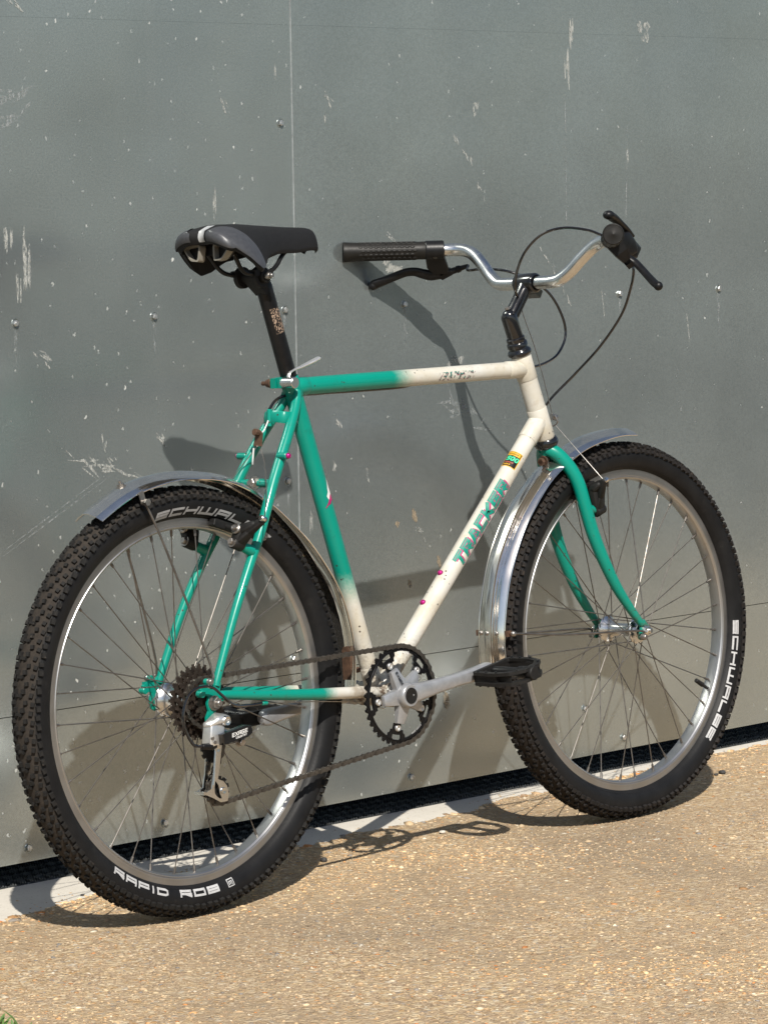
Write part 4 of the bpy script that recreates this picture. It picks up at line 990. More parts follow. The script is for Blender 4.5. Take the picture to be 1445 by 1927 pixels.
def curved_patch(poly_uv, mat, off, nm, n=12):
    """patch bounded by t0(u)..t1(u)"""
    V = []; us_ = poly_uv[0]; m_ = 22
    for u, t0, t1 in zip(*poly_uv):
        for q in np.linspace(0, 1, m_):
            t = t0+(t1-t0)*q; p = sad(t, u)
            a = sad(t+.012, u)-sad(t, u); b = sad(t, min(1, u+.02))-sad(t, max(-1, u-.02)); nn = np.cross(a, b); l = np.linalg.norm(nn); nn = nn/l if l > 1e-12 else Z
            V.append(p+nn*off)
    part(nm, MB().add(V, [(i*m_+j, i*m_+j+1, (i+1)*m_+j+1, (i+1)*m_+j) for i in range(len(us_)-1) for j in range(m_-1)]), mat, saddle, angle=60)
for s in (-1, 1):
    uu = np.linspace(.20, .998, 44)
    t1 = np.interp(uu, [.20, .28, .4, .55, .7, .85, 1.], [-.25, .07, .16, .215, .245, .262, .275])
    curved_patch((s*uu, np.full(44, -.98), t1), 'panel_grey', .0017, 'side_panel')
uu = np.linspace(-.10, .06, 6); curved_patch((uu, np.full(6, -.98), np.full(6, .10)), 'reflex', .0010, 'reflective_strip')
bs = MB()
bs.hull([(.118, s*.040, 1.028) for s in (-1, 1)]+[(.120, s*.040, 1.050) for s in (-1, 1)]+[(.24, s*.020, 1.040) for s in (-1, 1)]+[(.33, s*.012, 1.040) for s in (-1, 1)]+[(.20, s*.030, 1.055) for s in (-1, 1)]+[(.33, s*.008, 1.050) for s in (-1, 1)])
part('saddle_base', bs, 'black_matt', saddle)
for s in (-1, 1):
    # triangular vent trims in the back of the saddle
    pr = [(.008, .0140), (.050, .0100), (.030, -.0125), (.011, -.0145)] if True else None
    def rounded(P, k=4, f=.22):
        out = []
        P = A(P, float)
        for i in range(len(P)):
            a, b, c_ = P[i-1], P[i], P[(i+1) % len(P)]
            for q in np.linspace(0, 1, k): out.append((1-q)**2*(b+(a-b)*f)+2*q*(1-q)*b+q*q*(b+(c_-b)*f))
        return A(out)
    O = rounded(pr); c_ = O.mean(0); I = c_+(O-c_)*.80
    part('vent_trim', MB().ringprism(O, I, (.103, s*.006, 1.0330), Y*s, nrm([.1, 0, 1]), nrm([1, 0, -.1]), -.003, .010), 'beige', saddle, angle=45)
    part('vent_hole', MB().prism(I*1.0, (.103, s*.006, 1.0330), Y*s, nrm([.1, 0, 1]), nrm([1, 0, -.1]), .007, .016), 'black_matt', saddle)
    part('rail', MB().tube(spl([(.128, s*.030, 1.036), (.140, s*.027, 1.018), (.152, s*.024, 1.004), (.166, s*.022, .9975), (.190, s*.022, .9960), (.214, s*.022, .9990), (.232, s*.021, 1.0080), (.247, s*.018, 1.0220), (.268, s*.012, 1.0320), (.305, s*.008, 1.0370)], 5), .0036, 10), 'black', saddle)
# ---- seatpost and clamp
SPT = A([.2180, 0, .9900]); SPB = A([sx(.82), 0, .82])
M['post'] = simple('scuffed_black_seatpost', (.007, .007, .0075), .34, 0, .3, 90, (.030, .026, .022), dirt_amt=.38, rvar=.1)
sp = MB().tube(lin(SPB, SPT-nrm(SPT-SPB)*.014, 12)+[tuple(SPT)], [.0134]*12+[.0110], 28)
post = part('seatpost', sp, 'post', bike, 'scratched black seatpost')
spd = nrm(SPT-SPB); spf = tube_fn(SPB+spd*.085, spd, .0134, 0.)
part('worn_print', patch(spf, 0.0, .042, -.007, .011, .0002), 'rust_print', post)
cl = MB()
cl.cyl((.199, -.032, .9925), (.199, .032, .9925), .0110, 18, None, .0015)
for s in (-1, 1):
    cl.lathe([(.010, -.004), (.0165, -.004), (.0175, -.002), (.0175, .004), (.0150, .0055), (.010, .0055)], (.197, s*.021, .9915), Y, 22)
    cl.box((.197, s*.022, .9975), (.040, .012, .010))
cl.hull([(.208, -.014, .984), (.208, .014, .984), (.228, -.012, .978), (.228, .012, .978), (.190, -.014, .986), (.190, .014, .986), (.215, -.012, .962), (.215, .012, .962)])
part('saddle_clamp', cl, 'black_matt', bike)
part('clamp_bolt', MB().cyl((.199, -.032, .9925), (.199, -.040, .9925), .0062, 12, .0055, .001).cyl((.199, -.039, .9925), (.199, -.0455, .9925), .0036, 10, None, .0006), 'steel', bike)
qc = A([.2475, 0, .8205])
qr = MB().cyl(qc+A([0, -.006, 0]), qc+A([0.0, -.034, 0]), .0092, 20, None, .001).cyl(qc+A([0, .020, 0]), qc+A([0, -.010, 0]), .0035, 10)
q_r = part('seat_quick_release', qr, 'alloy', bike, 'chrome quick release lever with rusty nut at the seat clamp')
part('release_lever', MB().tube(spl([qc+A([.004, -.014, .006]), qc+A([.008, -.013, .0145]), qc+A([.018, -.0125, .0195]), qc+A([.034, -.0135, .0235]), qc+A([.060, -.0155, .0315]), qc+A([.072, -.0165, .0360])], 6), [.0036, .0038, .0042, .0056, .0075, .0068], 14, squash=.45, ref=Y), 'alloy_satin', q_r)
part('release_nut', MB().cyl(qc+A([0, .017, 0]), qc+A([0, .031, 0]), .0088, 16, .0062, .001).cyl(qc+A([0, .030, 0]), qc+A([0, .041, 0]), .0036, 10), 'rust', q_r)
part('clamp_lug', MB().hull([qc+A([dx, y, dz]) for y in (-.008, -.0025) for dx, dz in ((-.009, -.008), (-.009, .008), (.008, .0095), (.012, -.009))]).hull([qc+A([dx, y, dz]) for y in (.0025, .0095, .014) for dx, dz in ((-.009, -.008), (-.009, .008), (.008, .0095), (.012, -.009))]), 'paint', frame)

# ---- mudguards
def guard(a0, a1, rc, re, hw, bulge, mat, c, nm, label, na=90):
    mb = MB(); th = np.linspace(R_(a0), R_(a1), na); q = np.linspace(-1, 1, 25); V = []
    def prof(u):
        r = rc-(rc-re)*abs(u)**2.3; r += .0014*(1-sstep(.26, .36, abs(u))) - .0006*math.exp(-((abs(u)-.55)/.06)**2)
        return r
    lipd = .0016
    for side in (0, 1):
        for t in th:
            for u in q:
                r = prof(u)-(.0009 if side else 0)+bulge(math.degrees(t), u)
                V.append((c[0]+r*math.cos(t), u*hw*(1 if not side else .985), c[1]+r*math.sin(t)))
    nq = len(q); b = na*nq
    F = [(i*nq+j, i*nq+j+1, (i+1)*nq+j+1, (i+1)*nq+j) for i in range(na-1) for j in range(nq-1)]
    F += [tuple(b+k for k in reversed(f)) for f in F]
    ring = [j for j in range(nq)]+[i*nq+nq-1 for i in range(1, na)]+[(na-1)*nq+j for j in range(nq-2, -1, -1)]+[i*nq for i in range(na-2, 0, -1)]
    F += [(ring[k], ring[(k+1) % len(ring)], b+ring[(k+1) % len(ring)], b+ring[k]) for k in range(len(ring))]
    mb.add(V, F)
    for s in (-1, 1):   # rolled edges
        mb.tube([(c[0]+(prof(1)+bulge(math.degrees(t), s))*math.cos(t), s*hw, c[1]+(prof(1)+bulge(math.degrees(t), s))*math.sin(t)) for t in th], .0012, 6)
    return part(nm, mb, mat, bike, label, angle=50)
wav = lambda a, u: .0006*math.sin(a*.13+u*2)+.0004*math.sin(a*.37+u)
gF = guard(85, 184.5, .3590, .3475, .0300, lambda a, u: wav(a, u), 'chrome', (WB, RW), 'mudguard', 'front chrome mudguard with raised centre ridge')
gRr = guard(-4, 120.5, .3580, .3460, .0300, lambda a, u: wav(a, u)+.013*math.exp(-((a-14)/20)**2)+.0015*math.exp(-((a-70)/14)**2)-.003*sstep(100, 120, a), 'chrome', (0, RW), 'mudguard', 'rear chrome mudguard over the muddy tyre')
def gp(c, r, a, y): return A([c+r*math.cos(R_(a)), y, RW+r*math.sin(R_(a))])
for u in (-.6, .6, -.02):
    p = gp(WB, .3590-.0115*abs(u)**2.3+(.0014 if abs(u) < .3 else 0), 175, u*.030); d = nrm(A([math.cos(R_(175)), 0, math.sin(R_(175))]))
    part('rivet', MB().lathe([(.0042, -.0005), (.0040, .0012), (.0026, .0026), (.0001, .0031)], p, d, 14), 'steel', gF)
for s in (-1, 1):
    part('stay_bracket', MB().box(gp(WB, .3425, 175, s*.0335), (.014, .0022, .010)).cyl(gp(WB, .3385, 175, s*.0320), gp(WB, .3385, 175, s*.0385), .0045, 12), 'rust', gF)
    part('bracket_screw', MB().ball(gp(WB, .3370, 175, s*.0395), .0052), 'steel', gF)
    part('stay', MB().tube(spl([gp(WB, .336, 175, s*.0385), gp(WB, .20, 176, s*.050), (WB-.030, s*.0600, RW+.003), (WB-.012, s*.0600, RW-.007)], 6), .0019, 8), 'spoke', gF)
    part('stay_screw', MB().cyl((WB-.012, s*.0545, RW-.010), (WB-.012, s*.0655, RW-.010), .0062, 14, .0050, .001), 'steel', gF)
    a = 106
    part('stay_bracket', MB().box(gp(0, .339, a, s*.0335), (.010, .0022, .018), A([math.sin(R_(a)), 0, -math.cos(R_(a))]), Y, A([math.cos(R_(a)), 0, math.sin(R_(a))])).cyl(gp(0, .331, a, s*.0310), gp(0, .331, a, s*.0400), .0046, 12), 'steel', gRr)
    part('bracket_screw', MB().cyl(gp(0, .331, a, s*.039), gp(0, .331, a, s*.0445), .0058, 6), 'steel', gRr)
    part('stay', MB().tube(spl([gp(0, .330, a, s*.0375), gp(0, .25, a-2, s*.045), (-.0075+.010, s*.062, RW+.060), (-.006, s*.0715, RW+.0335)], 6), .0019, 8), 'spoke', gRr)
    part('stay_screw', MB().cyl((-.0085, s*.0685, RW+.034), (-.0085, s*.0760, RW+.034), .0058, 14, .0048, .001), 'steel', gRr)
p = gp(0, .3594, 107, 0.); d = nrm(p-A([0, 0, RW])); part('guard_nut', MB().cyl(p-d*.001, p+d*.004, .0056, 6).cyl(p, p+d*.009, .0026, 10).cyl(p-d*.001, p+d*.0006, .0085, 16), 'steel', gRr)
part('bridge_bolt', MB().cyl((.1790, 0, .6650), (.1690, 0, .6660), .0075, 6, None, .0008).cyl((.181, 0, .6648), (.1780, 0, .6651), .0105, 18).cyl((.170, 0, .6658), (.165, 0, .6662), .0042, 10), 'steel', bike)
part('guard_foot', MB().prism([(-.009, -.028), (.009, -.028), (.009, .020), (.005, .026), (-.005, .026), (-.009, .020)], gp(0, .3655, 3, 0), Y, Z, X, -.0010, .0012), 'rust', gRr)
part('foot_bolt', MB().cyl(gp(0, .366, 1, -.012), gp(0, .380, 1, -.012), .0048, 8), 'rust', gRr)

# ---- drivetrain
RCY = -.0500; CA = R_(6.8); CL_ = .1785
PED = A([BBX+CL_*math.cos(CA), 0, BBZ+CL_*math.sin(CA)]); PEDL = A([BBX-CL_*math.cos(CA), 0, BBZ-CL_*math.sin(CA)])
bang = [42+72*k for k in range(5)]
def ad(a, b): return abs((a-b+180) % 360-180)
ck = MB()
for b in bang:
    a = R_(b); er = A([math.cos(a), 0, math.sin(a)]); et = A([-math.sin(a), 0, math.cos(a)]); o = A([BBX, -.0575, BBZ])
    ck.hull([o+er*.012+et*q*.0140+Y*y for q in (-1, 1) for y in (-.007, .006)]+[o+er*.047+et*q*.0082+Y*y for q in (-1, 1) for y in (-.001, .004)]+[o+er*.047+et*q*.0055+Y*(-.0028) for q in (-1, 1)]+[o+er*.030+et*q*.0080+Y*(-.0055) for q in (-1, 1)])
o = A([BBX, 0, BBZ])
ck.lathe([(.0120, -.0760), (.0175, -.0760), (.0195, -.0740), (.0205, -.0650), (.0205, -.0520), (.0150, -.0500)], o, Y, 32)
ce = A([math.cos(CA), 0, math.sin(CA)]); cn = A([-math.sin(CA), 0, math.cos(CA)])
def arm(mb, c, d, n_, y0, y1):
    secs = [(.004, .0165, .0115), (.025, .0150, .0100), (.06, .0125, .0085), (.11, .0108, .0078), (.150, .0118, .0080), (.1785, .0142, .0085), (.188, .0120, .0080), (.1925, .0060, .0070)]
    V = []; m_ = 16; th = np.linspace(0, 2*np.pi, m_, endpoint=False)
    for x, hw, ht in secs:
        yc = y0+(y1-y0)*x/.18
        for t in th:
            ct, st_ = math.cos(t), math.sin(t); q = .55
            V.append(c+d*x+n_*hw*math.copysign(abs(ct)**q, ct)+Y*(yc+ht*math.copysign(abs(st_)**q, st_)))
    mb.add(V, [(i*m_+j, i*m_+(j+1) % m_, (i+1)*m_+(j+1) % m_, (i+1)*m_+j) for i in range(len(secs)-1) for j in range(m_)]+[tuple(range(m_)), tuple((len(secs)-1)*m_+j for j in range(m_))])
arm(ck, o, ce, cn, -.0650, -.0820)
crank = part('crankset', ck, 'crank', bike, 'silver grey five-arm crankset with single black chainring', angle=40)
part('dust_cap', MB().lathe([(.0135, -.0757), (.0130, -.0775), (.0110, -.0772), (.0001, -.0765)], o, Y, 28), 'black_matt', crank)
ring_r = [.0470, .0580, .0640, .0655, .0720, .0745, .0782, .0808, .0836]
N40 = 240
def rmask(i, a, j):
    d = min(ad(a, b) for b in bang); k = j % 6
    if i == 0: return d < 9.5
    if i == 1: return d < 13
    if i == 2: return d < 15
    if i == 3: return 8.5 < d < 17 or d > 26 and False or (d > 8.5 and d < 17)
    if i == 4: return d > 7.5
    if i == 5: return True
    if i == 6: return k in (0, 1, 2, 3, 4)[:4] if False else k < 4
    return 0 < k < 3
cr_ = MB().polar(ring_r, N40, rmask, (BBX, BBZ), RCY-.0017, RCY+.0017)
cr_.lathe([(.0735, RCY-.0017), (.0742, RCY-.0028), (.0752, RCY-.0028), (.0760, RCY-.0017)], o, Y, 120)
ring = part('chainring', cr_, 'black_ring', crank, angle=30)
for b in bang:
    a = R_(b); c = A([BBX+.0545*math.cos(a), RCY, BBZ+.0545*math.sin(a)])
    part('chainring_bolt', MB().lathe([(.0022, -.0030), (.0026, -.0048), (.0048, -.0050), (.0056, -.0040), (.0058, -.0018)], c, Y, 18).lathe([(.0001, -.0030), (.0024, -.0030)], c, Y, 12), 'alloy_satin', crank)
def ring_fn(r0, a0, sign):
    def fn(u, v, lift):
        r = r0+v if sign < 0 else r0-v; a = a0-u/r0 if sign < 0 else a0+u/r0
        return (BBX+r*math.cos(a), RCY-.0021-lift, BBZ+r*math.sin(a))
    return fn
mbt, L = lettering('DECKAS', .0042, .0036, .0009, .0010, ring_fn(.0685, R_(92), -1), seg=.001); part('lettering', mbt, 'white', crank)
mbt, L = lettering('|||| |||||', .0030, .0022, .0006, .0006, ring_fn(.0712, R_(-72), 1), seg=.001)
part('lettering', mbt, 'print', crank)
a114 = R_(114); ea = A([math.cos(a114), 0, math.sin(a114)]); na = A([-math.sin(a114), 0, math.cos(a114)])
mbt, L = lettering('EXAGE', .0050, .0042, .0010, .0010, lambda u, v, lift: A([BBX, -.0645-lift, BBZ])+ea*(.0440-u)+na*(v-.0025)+Y*(.0021*(.0440-.022-u)/.01-.0002 if False else (.044-u-.030)*.17), seg=.002)
part('lettering', mbt, 'black', crank)
# left crank arm
lc = MB(); arm(lc, o, -ce, -cn, .0650, .0820); lc.lathe([(.0001, .0760), (.0175, .0760), (.0195, .0740), (.0205, .0520), (.010, .0500)], o, Y, 28)
part('crank_arm', lc, 'crank', bike, 'silver grey left crank arm seen through the rear wheel')
part('bottom_bracket', MB().lathe([(.0085, -.052), (.0165, -.0440), (.0190, -.0405), (.0190, -.0362), (.0085, -.0360)], o, Y, 28).lathe([(.0085, .052), (.0165, .0440), (.0190, .0405), (.0190, .0362), (.0085, .0360)], o, Y, 28), 'steel', bike)
# pedals
def pedal(c, s, label):
    y0 = s*.0930
    mb = MB()
    out = A([(-.047, .004), (-.043, .000), (.043, .000), (.047, .004), (.049, .050), (.040, .078), (.018, .094), (-.018, .094), (-.040, .078), (-.049, .050)])
    inn = A([(-.038, .010), (-.036, .008), (.036, .008), (.038, .010), (.040, .048), (.033, .070), (.016, .082), (-.016, .082), (-.033, .070), (-.040, .048)])
    org = A([c[0], y0, c[2]])
    tilt = R_(10)*(1 if s < 0 else .3); ex = A([math.cos(tilt), 0, math.sin(tilt)]); ez = A([-math.sin(tilt), 0, math.cos(tilt)])
    for t0, t1 in ((.0060, .0115), (-.0115, -.0060)): mb.ringprism(out, inn, org, ex, Y*s, ez, t0, t1)
    for sx_ in (-1, 1):
        mb.box(org+ex*sx_*.0420+Y*s*.026, (.004, .050, .0145), ex, Y, ez)
        mb.box(org+ex*sx_*.0360+Y*s*.063, (.0035, .0260, .0145), nrm(ex+Y*s*.0), Y, ez)
    mb.box(org+Y*s*.004, (.088, .006, .0145), ex, Y, ez)
    P = part('pedal', mb, 'black_matt', bike, label, angle=25)
    mb = MB().tube([org+Y*s*.002, org+Y*s*.018, org+Y*s*.020, org+Y*s*.060, org+Y*s*.066, org+Y*s*.092], [.0085, .0085, .0092, .0080, .0085, .0118, .0118], 18)
    part('pedal_body', mb, 'black', P)
    part('end_cap', MB().cyl(org+Y*s*.088, org+Y*s*.0985, .0125, 22, .0118, .0012), 'black_matt', P)
    part('spindle', MB().cyl(A([c[0], s*.076, c[2]]), org+Y*s*.004, .0066, 12), 'steel', P)
    for (x_, y_) in ((-.0435, .012), (-.0435, .030), (-.0445, .052), (.0435, .012), (.0435, .030), (.0445, .052), (-.027, .084), (.027, .084)):
        for q in (-1, 1):
            b_ = org+ex*x_+Y*s*y_+ez*q*.0112; part('stud', MB().cyl(b_, b_+ez*q*.0026, .0028, 8, .0022), 'black', P)
    return P
pedal(PED, -1, 'black platform pedal on the near crank'); pedal(PEDL, 1, 'black platform pedal on the far crank')

# cassette
cogs = [(28, -.0300), (24, -.0345), (21, -.0388), (18, -.0431), (16, -.0474), (14, -.0517), (13, -.0558)]
cas = part('cassette', MB().lathe([(.006, -.058), (.0165, -.058), (.0175, -.0565), (.0185, -.030), (.006, -.029)], (0, 0, RW), Y, 28), 'cog', bike, 'dark rusty seven-speed sprocket cluster')
for T_, y in cogs:
    rp = 12.7e-3/(2*math.sin(math.pi/T_)); n = T_*6
    rs_ = [.0165, .0165+(rp-.0165)*.30, .0165+(rp-.0165)*.68, rp-.0042, rp-.0008, rp+.0028]
    hole = T_ >= 18
    def cm(i, a, j, T_=T_, hole=hole):
        k = j % 6
        if i == 1 and hole: return (a % (360/7)) > 26
        if i == 3: return k < 4
        if i == 4: return 0 < k < 3
        return True
    part('sprocket', MB().polar(rs_, n, cm, (0, RW), y-.0009, y+.0009), 'cog', cas, angle=30)
part('spoke_protector', MB().lathe([(.030, -.0262), (.0500, -.0272), (.0500, -.0266), (.030, -.0255)], (0, 0, RW), Y, 40, closed=True), 'steel', cas) if False else None

# chain path in the x-z plane: chainring, upper run, sprocket, two jockey wheels, lower run
CG = 3; Tc, yc = cogs[CG]; rc_ = 12.7e-3/(2*math.sin(math.pi/Tc)); rr_ = 12.7e-3/(2*math.sin(math.pi/40))
J1 = A([.014, .2630]); J2 = A([.0220, .1965]); rj = .0215
cR = A([BBX, BBZ]); cC = A([0, RW])
def tang(c1, r1, c2, r2, side1, side2):
    """tangent points of a belt leaving circle 1 to circle 2; side +1 = belt on the left of travel"""
    d = c2-c1; L = np.linalg.norm(d); d = d/L; n_ = A([-d[1], d[0]])
    s_ = (r1*side1-r2*side2)/L; 
    nn = n_*math.sqrt(max(0, 1-s_*s_))*1.+d*s_
    return c1+nn*r1*side1, c2+nn*r2*side2
def arcp(c, r, p, q, ccw, step=.002):
    a, b = math.atan2(*(p-c)[::-1]), math.atan2(*(q-c)[::-1])
    if ccw:
        while b < a: b += 2*math.pi
    else:
        while b > a: b -= 2*math.pi
    n = max(2, int(abs(b-a)*r/step)); return [c+r*A([math.cos(t), math.sin(t)]) for t in np.linspace(a, b, n)]
# travel: top of ring -> back along the top to the sprocket (counter-clockwise wheel seen from the drive side mirrored)
p1, p2 = tang(cR, rr_, cC, rc_, -1, -1)      # upper run, moving backwards: belt lies above (right of travel)
p3, p4 = tang(cC, rc_, J1, rj, -1, 1)
p5, p6 = tang(J1, rj, J2, rj, 1, -1)
p7, p8 = tang(J2, rj, cR, rr_, -1, -1)
path = []
def seg(a, b, ya, yb):
    n = max(2, int(np.linalg.norm(b-a)/.002))
    for t in np.linspace(0, 1, n, endpoint=False):
        q = a+(b-a)*t; path.append((q[0], ya+(yb-ya)*t, q[1]))
seg(p1, p2, RCY, yc)
path += [(q[0], yc, q[1]) for q in arcp(cC, rc_, p2, p3, True)]
seg(p3, p4, yc, yc)
path += [(q[0], yc, q[1]) for q in arcp(J1, rj, p4, p5, False)]
seg(p5, p6, yc, yc)
path += [(q[0], yc, q[1]) for q in arcp(J2, rj, p6, p7, True)]
nlow = len(path); seg(p7, p8, yc, RCY)
path += [(q[0], RCY, q[1]) for q in arcp(cR, rr_, p8, p1, True)]
path = A(path)
dsg = np.linalg.norm(np.diff(np.vstack([path, path[:1]]), axis=0), axis=1); cum = np.concatenate([[0], np.cumsum(dsg)])
NL = int(round(cum[-1]/.0127/2))*2; pins = []
PP = np.vstack([path, path[:1]])
for i in range(NL):
    t = cum[-1]*i/NL; pins.append([np.interp(t, cum, PP[:, k]) for k in range(3)])
pins = A(pins)
def link_mesh(w_, th, pr, nm):
    mb = MB(); h = .00635
    out = [(h+pr*math.cos(a), pr*math.sin(a)) for a in np.linspace(-2.2, 2.2, 9)]+[(0, pr*.68)]+[(-h-pr*math.cos(a), pr*math.sin(a)) for a in np.linspace(2.2, -2.2, 9)]+[(0, -pr*.68)]
    for s in (-1, 1): mb.prism(out, (0, s*w_, 0), X, Z, Y, -th/2, th/2)
    return mb
lo = link_mesh(.0035, .0011, .0042, 'o')
for s in (-1, 1): lo.cyl((s*.00635, -.0047, 0), (s*.00635, .0047, 0), .0019, 8)
li = link_mesh(.0023, .0011, .0042, 'i')
for s in (-1, 1): li.cyl((s*.00635, -.0018, 0), (s*.00635, .0018, 0), .0038, 10)
loM, liM = lo.mesh('link', 30), li.mesh('link', 30); loM.materials.append(M['chain']); liM.materials.append(M['chain'])
mbp = MB()
for q in pins: mbp.cyl(q-Y*.0020, q+Y*.0020, .0017, 6)
chain = part('chain', mbp, 'chain', bike, 'greasy brown roller chain')
for i in range(NL):
    a, b = pins[i], pins[(i+1) % NL]; d = b-a; c = (a+b)/2
    o_ = part('link', loM if i % 2 else liM, None, chain)
    ex = nrm(d); ey_ = nrm(Y-ex*(Y@ex)); ez = np.cross(ex, ey_)
    o_.matrix_basis = Matrix(((ex[0], ey_[0], ez[0], c[0]), (ex[1], ey_[1], ez[1], c[1]), (ex[2], ey_[2], ez[2], c[2]), (0, 0, 0, 1)))

# ---- rear derailleur
dr = MB()
dr.hull([(-.004, -.074, .3170, .006), (.004, -.088, .3120, .008), (-.012, -.088, .3130, .006), (-.026, -.074, .3060, .004), (-.026, -.086, .3060, .003)])
dr.hull([(-.024, -.072, .3080, .003), (-.024, -.086, .3080, .003), (-.030, -.072, .2740, .003), (-.030, -.088, .2740, .003), (-.004, -.088, .3000, .004), (-.006, -.088, .2830, .003), (-.014, -.088, .2760, .003), (-.010, -.074, .290, .003)])
der = part('rear_derailleur', dr, 'alloy_satin', bike, 'silver rear derailleur with black labelled link', angle=45)
part('pivot_bolt', MB().lathe([(.0078, -.0900), (.0078, -.0962), (.0068, -.0972), (.0034, -.0966), (.0030, -.0950), (.0001, -.0948)], (.0000, 0, .3105), Y, 22), 'alloy', der)
bx0, bx1 = A([-.0150, -.0930, .2830]), A([.0420, -.0960, .2920]); bd_ = nrm(bx1-bx0); bu = nrm(np.cross(np.cross(bd_, Z), bd_)); 
bl_ = MB(); L = np.linalg.norm(bx1-bx0)
prf = [(0, -.0085), (L-.006, -.0095), (L+.003, -.0060), (L+.0045, .0), (L+.002, .0065), (L-.006, .0090), (.0, .0085)]
bl_.prism(prf, bx0, bd_, bu, nrm(np.cross(bd_, bu)), -.006, .0085, .0014)
lk = part('link_cover', bl_, 'black_gloss', der)
nY = nrm(np.cross(bd_, bu)); nY = nY if nY[1] < 0 else -nY
face = bx0+nY*(.0086 if np.dot(nrm(np.cross(bd_, bu)), nY) > 0 else .0061)
for tx, u0, v0, h, cw, gp_, sw in (('EXAGE', .0180, -.0012, .0062, .0056, .0010, .0012), ('COUNTRY', .0250, -.0055, .0030, .0027, .0006, .0007)):
    mbt, L2 = lettering(tx, h, cw, gp_, sw, (lambda u0, v0: (lambda u, v, lift: face+bd_*(u+u0)+bu*(v+v0)+nY*(.0002+lift)))(u0, v0), slant=.2, seg=.002); part('lettering', mbt, 'white', der)
part('cable_anchor', MB().cyl((.030, -.078, .2770), (.030, -.098, .2730), .0060, 6, None, .0008).cyl((.030, -.088, .2755), (.030, -.091, .275), .0090, 14).hull([(.012, -.082, .2810, .003), (.034, -.082, .2800, .003), (.030, -.084, .2730, .004)]), 'steel', der)
cg = MB()
def plate(y):
    cg.prism([(.0110, .2790), (.0230, .2790), (.0255, .2690), (.0190, .2400), (.0130, .2160), (.0040, .2200), (.0085, .2500), (.0105, .2690)], (0, y, 0), X, Z, Y, -.0011, .0011)
    cg.ringprism([(.004, .222), (.0125, .216), (.024, .211), (.031, .203), (.034, .190), (.031, .179), (.016, .179), (.002, .187), (-.018, .1965), (-.001, .203)],
                 [(.0070, .214), (.0105, .2095), (.0130, .2060), (.0140, .2010), (.0150, .1930), (.0190, .1850), (.0145, .1850), (.0085, .1890), (.0045, .1945), (.0045, .204)], (0, y, 0), X, Z, Y, -.0012, .0012)
plate(-.0535); plate(-.0335)
cg.tube(lin((.0125, -.0548, .2740), (.0025, -.0548, .2080), 5), .0020, 8)
cage = part('cage', cg, 'alloy', der, angle=35)
part('cage_tab', MB().box((-.0165, -.0435, .1970), (.005, .022, .0050)), 'alloy', der)
cg2 = MB().hull([(.008, -.080, .2900, .007), (.012, -.056, .2760, .008), (.016, -.080, .2780, .006)]); part('cage_pivot', cg2, 'alloy_satin', der)
for Jc in (J1, J2):
    def jm(i, a, j):
        k = j % 6
        if i == 2: return 0 < k < 4
        return True
    part('jockey_wheel', MB().polar([.005, .0150, rj-.003, rj+.001], 66, jm, Jc, yc-.0022, yc+.0022), 'black_matt', der, angle=30)
    part('jockey_bolt', MB().lathe([(.0001, -.0570), (.0046, -.0575), (.0055, -.0560), (.0055, -.0535)], (Jc[0], 0, Jc[1]), Y, 14), 'alloy', der)
for q in ((-.0285, -.0905, .2870), (-.0240, -.0905, .2800)): part('limit_screw', MB().cyl(q, A(q)-Y*.0025, .0028, 10), 'steel', der)
part('barrel', MB().cyl((-.0180, -.086, .2745), (-.0270, -.086, .2735), .0052, 12, None, .0008).cyl((-.0265, -.086, .2735), (-.0460, -.0855, .2760), .0058, 14, .0045, .001), 'black', der)
cable([(-.0440, -.0855, .2757), (-.0628, -.084, .2815), (-.0774, -.083, .3086), (-.0778, -.083, .3332), (-.0661, -.083, .3562), (-.0454, -.083, .3661), (-.0175, -.083, .3645), (.0060, -.081, .3490), (.0355, -.075, .3300), (.080, -.062, .3235), (.113, -.0583, .3225)])
cable([(-.020, -.086, .2742), (.010, -.088, .2730), (.028, -.092, .2750)], .0007, 'steel'); cable([(.030, -.094, .2760), (.055, -.094, .2860), (.078, -.092, .2970)], .0007, 'steel')

# ---- cantilever brakes
def canti(boss, piv, ax, pad, tip, s, lab):
    """cantilever arm: swings on a stud that stands off the frame along ax; tip holds the straddle wire"""
    m_ = lambda q: A(q)*A([1, s, 1])
    boss, piv, ax, pad, tip = m_(boss), m_(piv), nrm(m_(ax)), m_(pad), m_(tip); mb = MB()
    mb.cyl(piv-ax*.012, piv+ax*.010, .0098, 20, None, .0015)
    f = [-.008, .004]
    mb.hull([tuple(piv+ax*k)+(.0088,) for k in f]+[tuple(pad+ax*k)+(.0095,) for k in f])
    mb.hull([tuple(pad+ax*k)+(.0095,) for k in f]+[tuple(pad+(tip-pad)*.55+ax*k*.6)+(.0060,) for k in f])
    mb.hull([tuple(piv+(tip-piv)*.45+ax*k*.5)+(.0046,) for k in f]+[tuple(piv+ax*k)+(.0075,) for k in f])
    mb.hull([tuple(piv+(tip-piv)*.45+ax*k*.5)+(.0046,) for k in f]+[tuple(tip)+(.0052,), tuple(pad+(tip-pad)*.55)+(.0058,)])
    b = part('brake_arm', mb, 'black_matt', bike, lab, angle=50)
    part('arm_bolt', MB().cyl(piv+ax*.009, piv+ax*.0155, .0056, 6, None, .0008).cyl(piv+ax*.0085, piv+ax*.0105, .0085, 16), 'steel', b)
    part('pad_bolt', MB().lathe([(.0085, .000), (.0088, .003), (.0070, .0045), (.0066, .0035), (.0042, .0035), (.0042, .0090), (.0028, .0095), (.0001, .0080)], pad+ax*.012, ax, 20), 'steel', b)
    part('cable_bolt', MB().cyl(tip-ax*.002, tip+ax*.0085, .0050, 8, None, .0008), 'alloy', b)
    return b
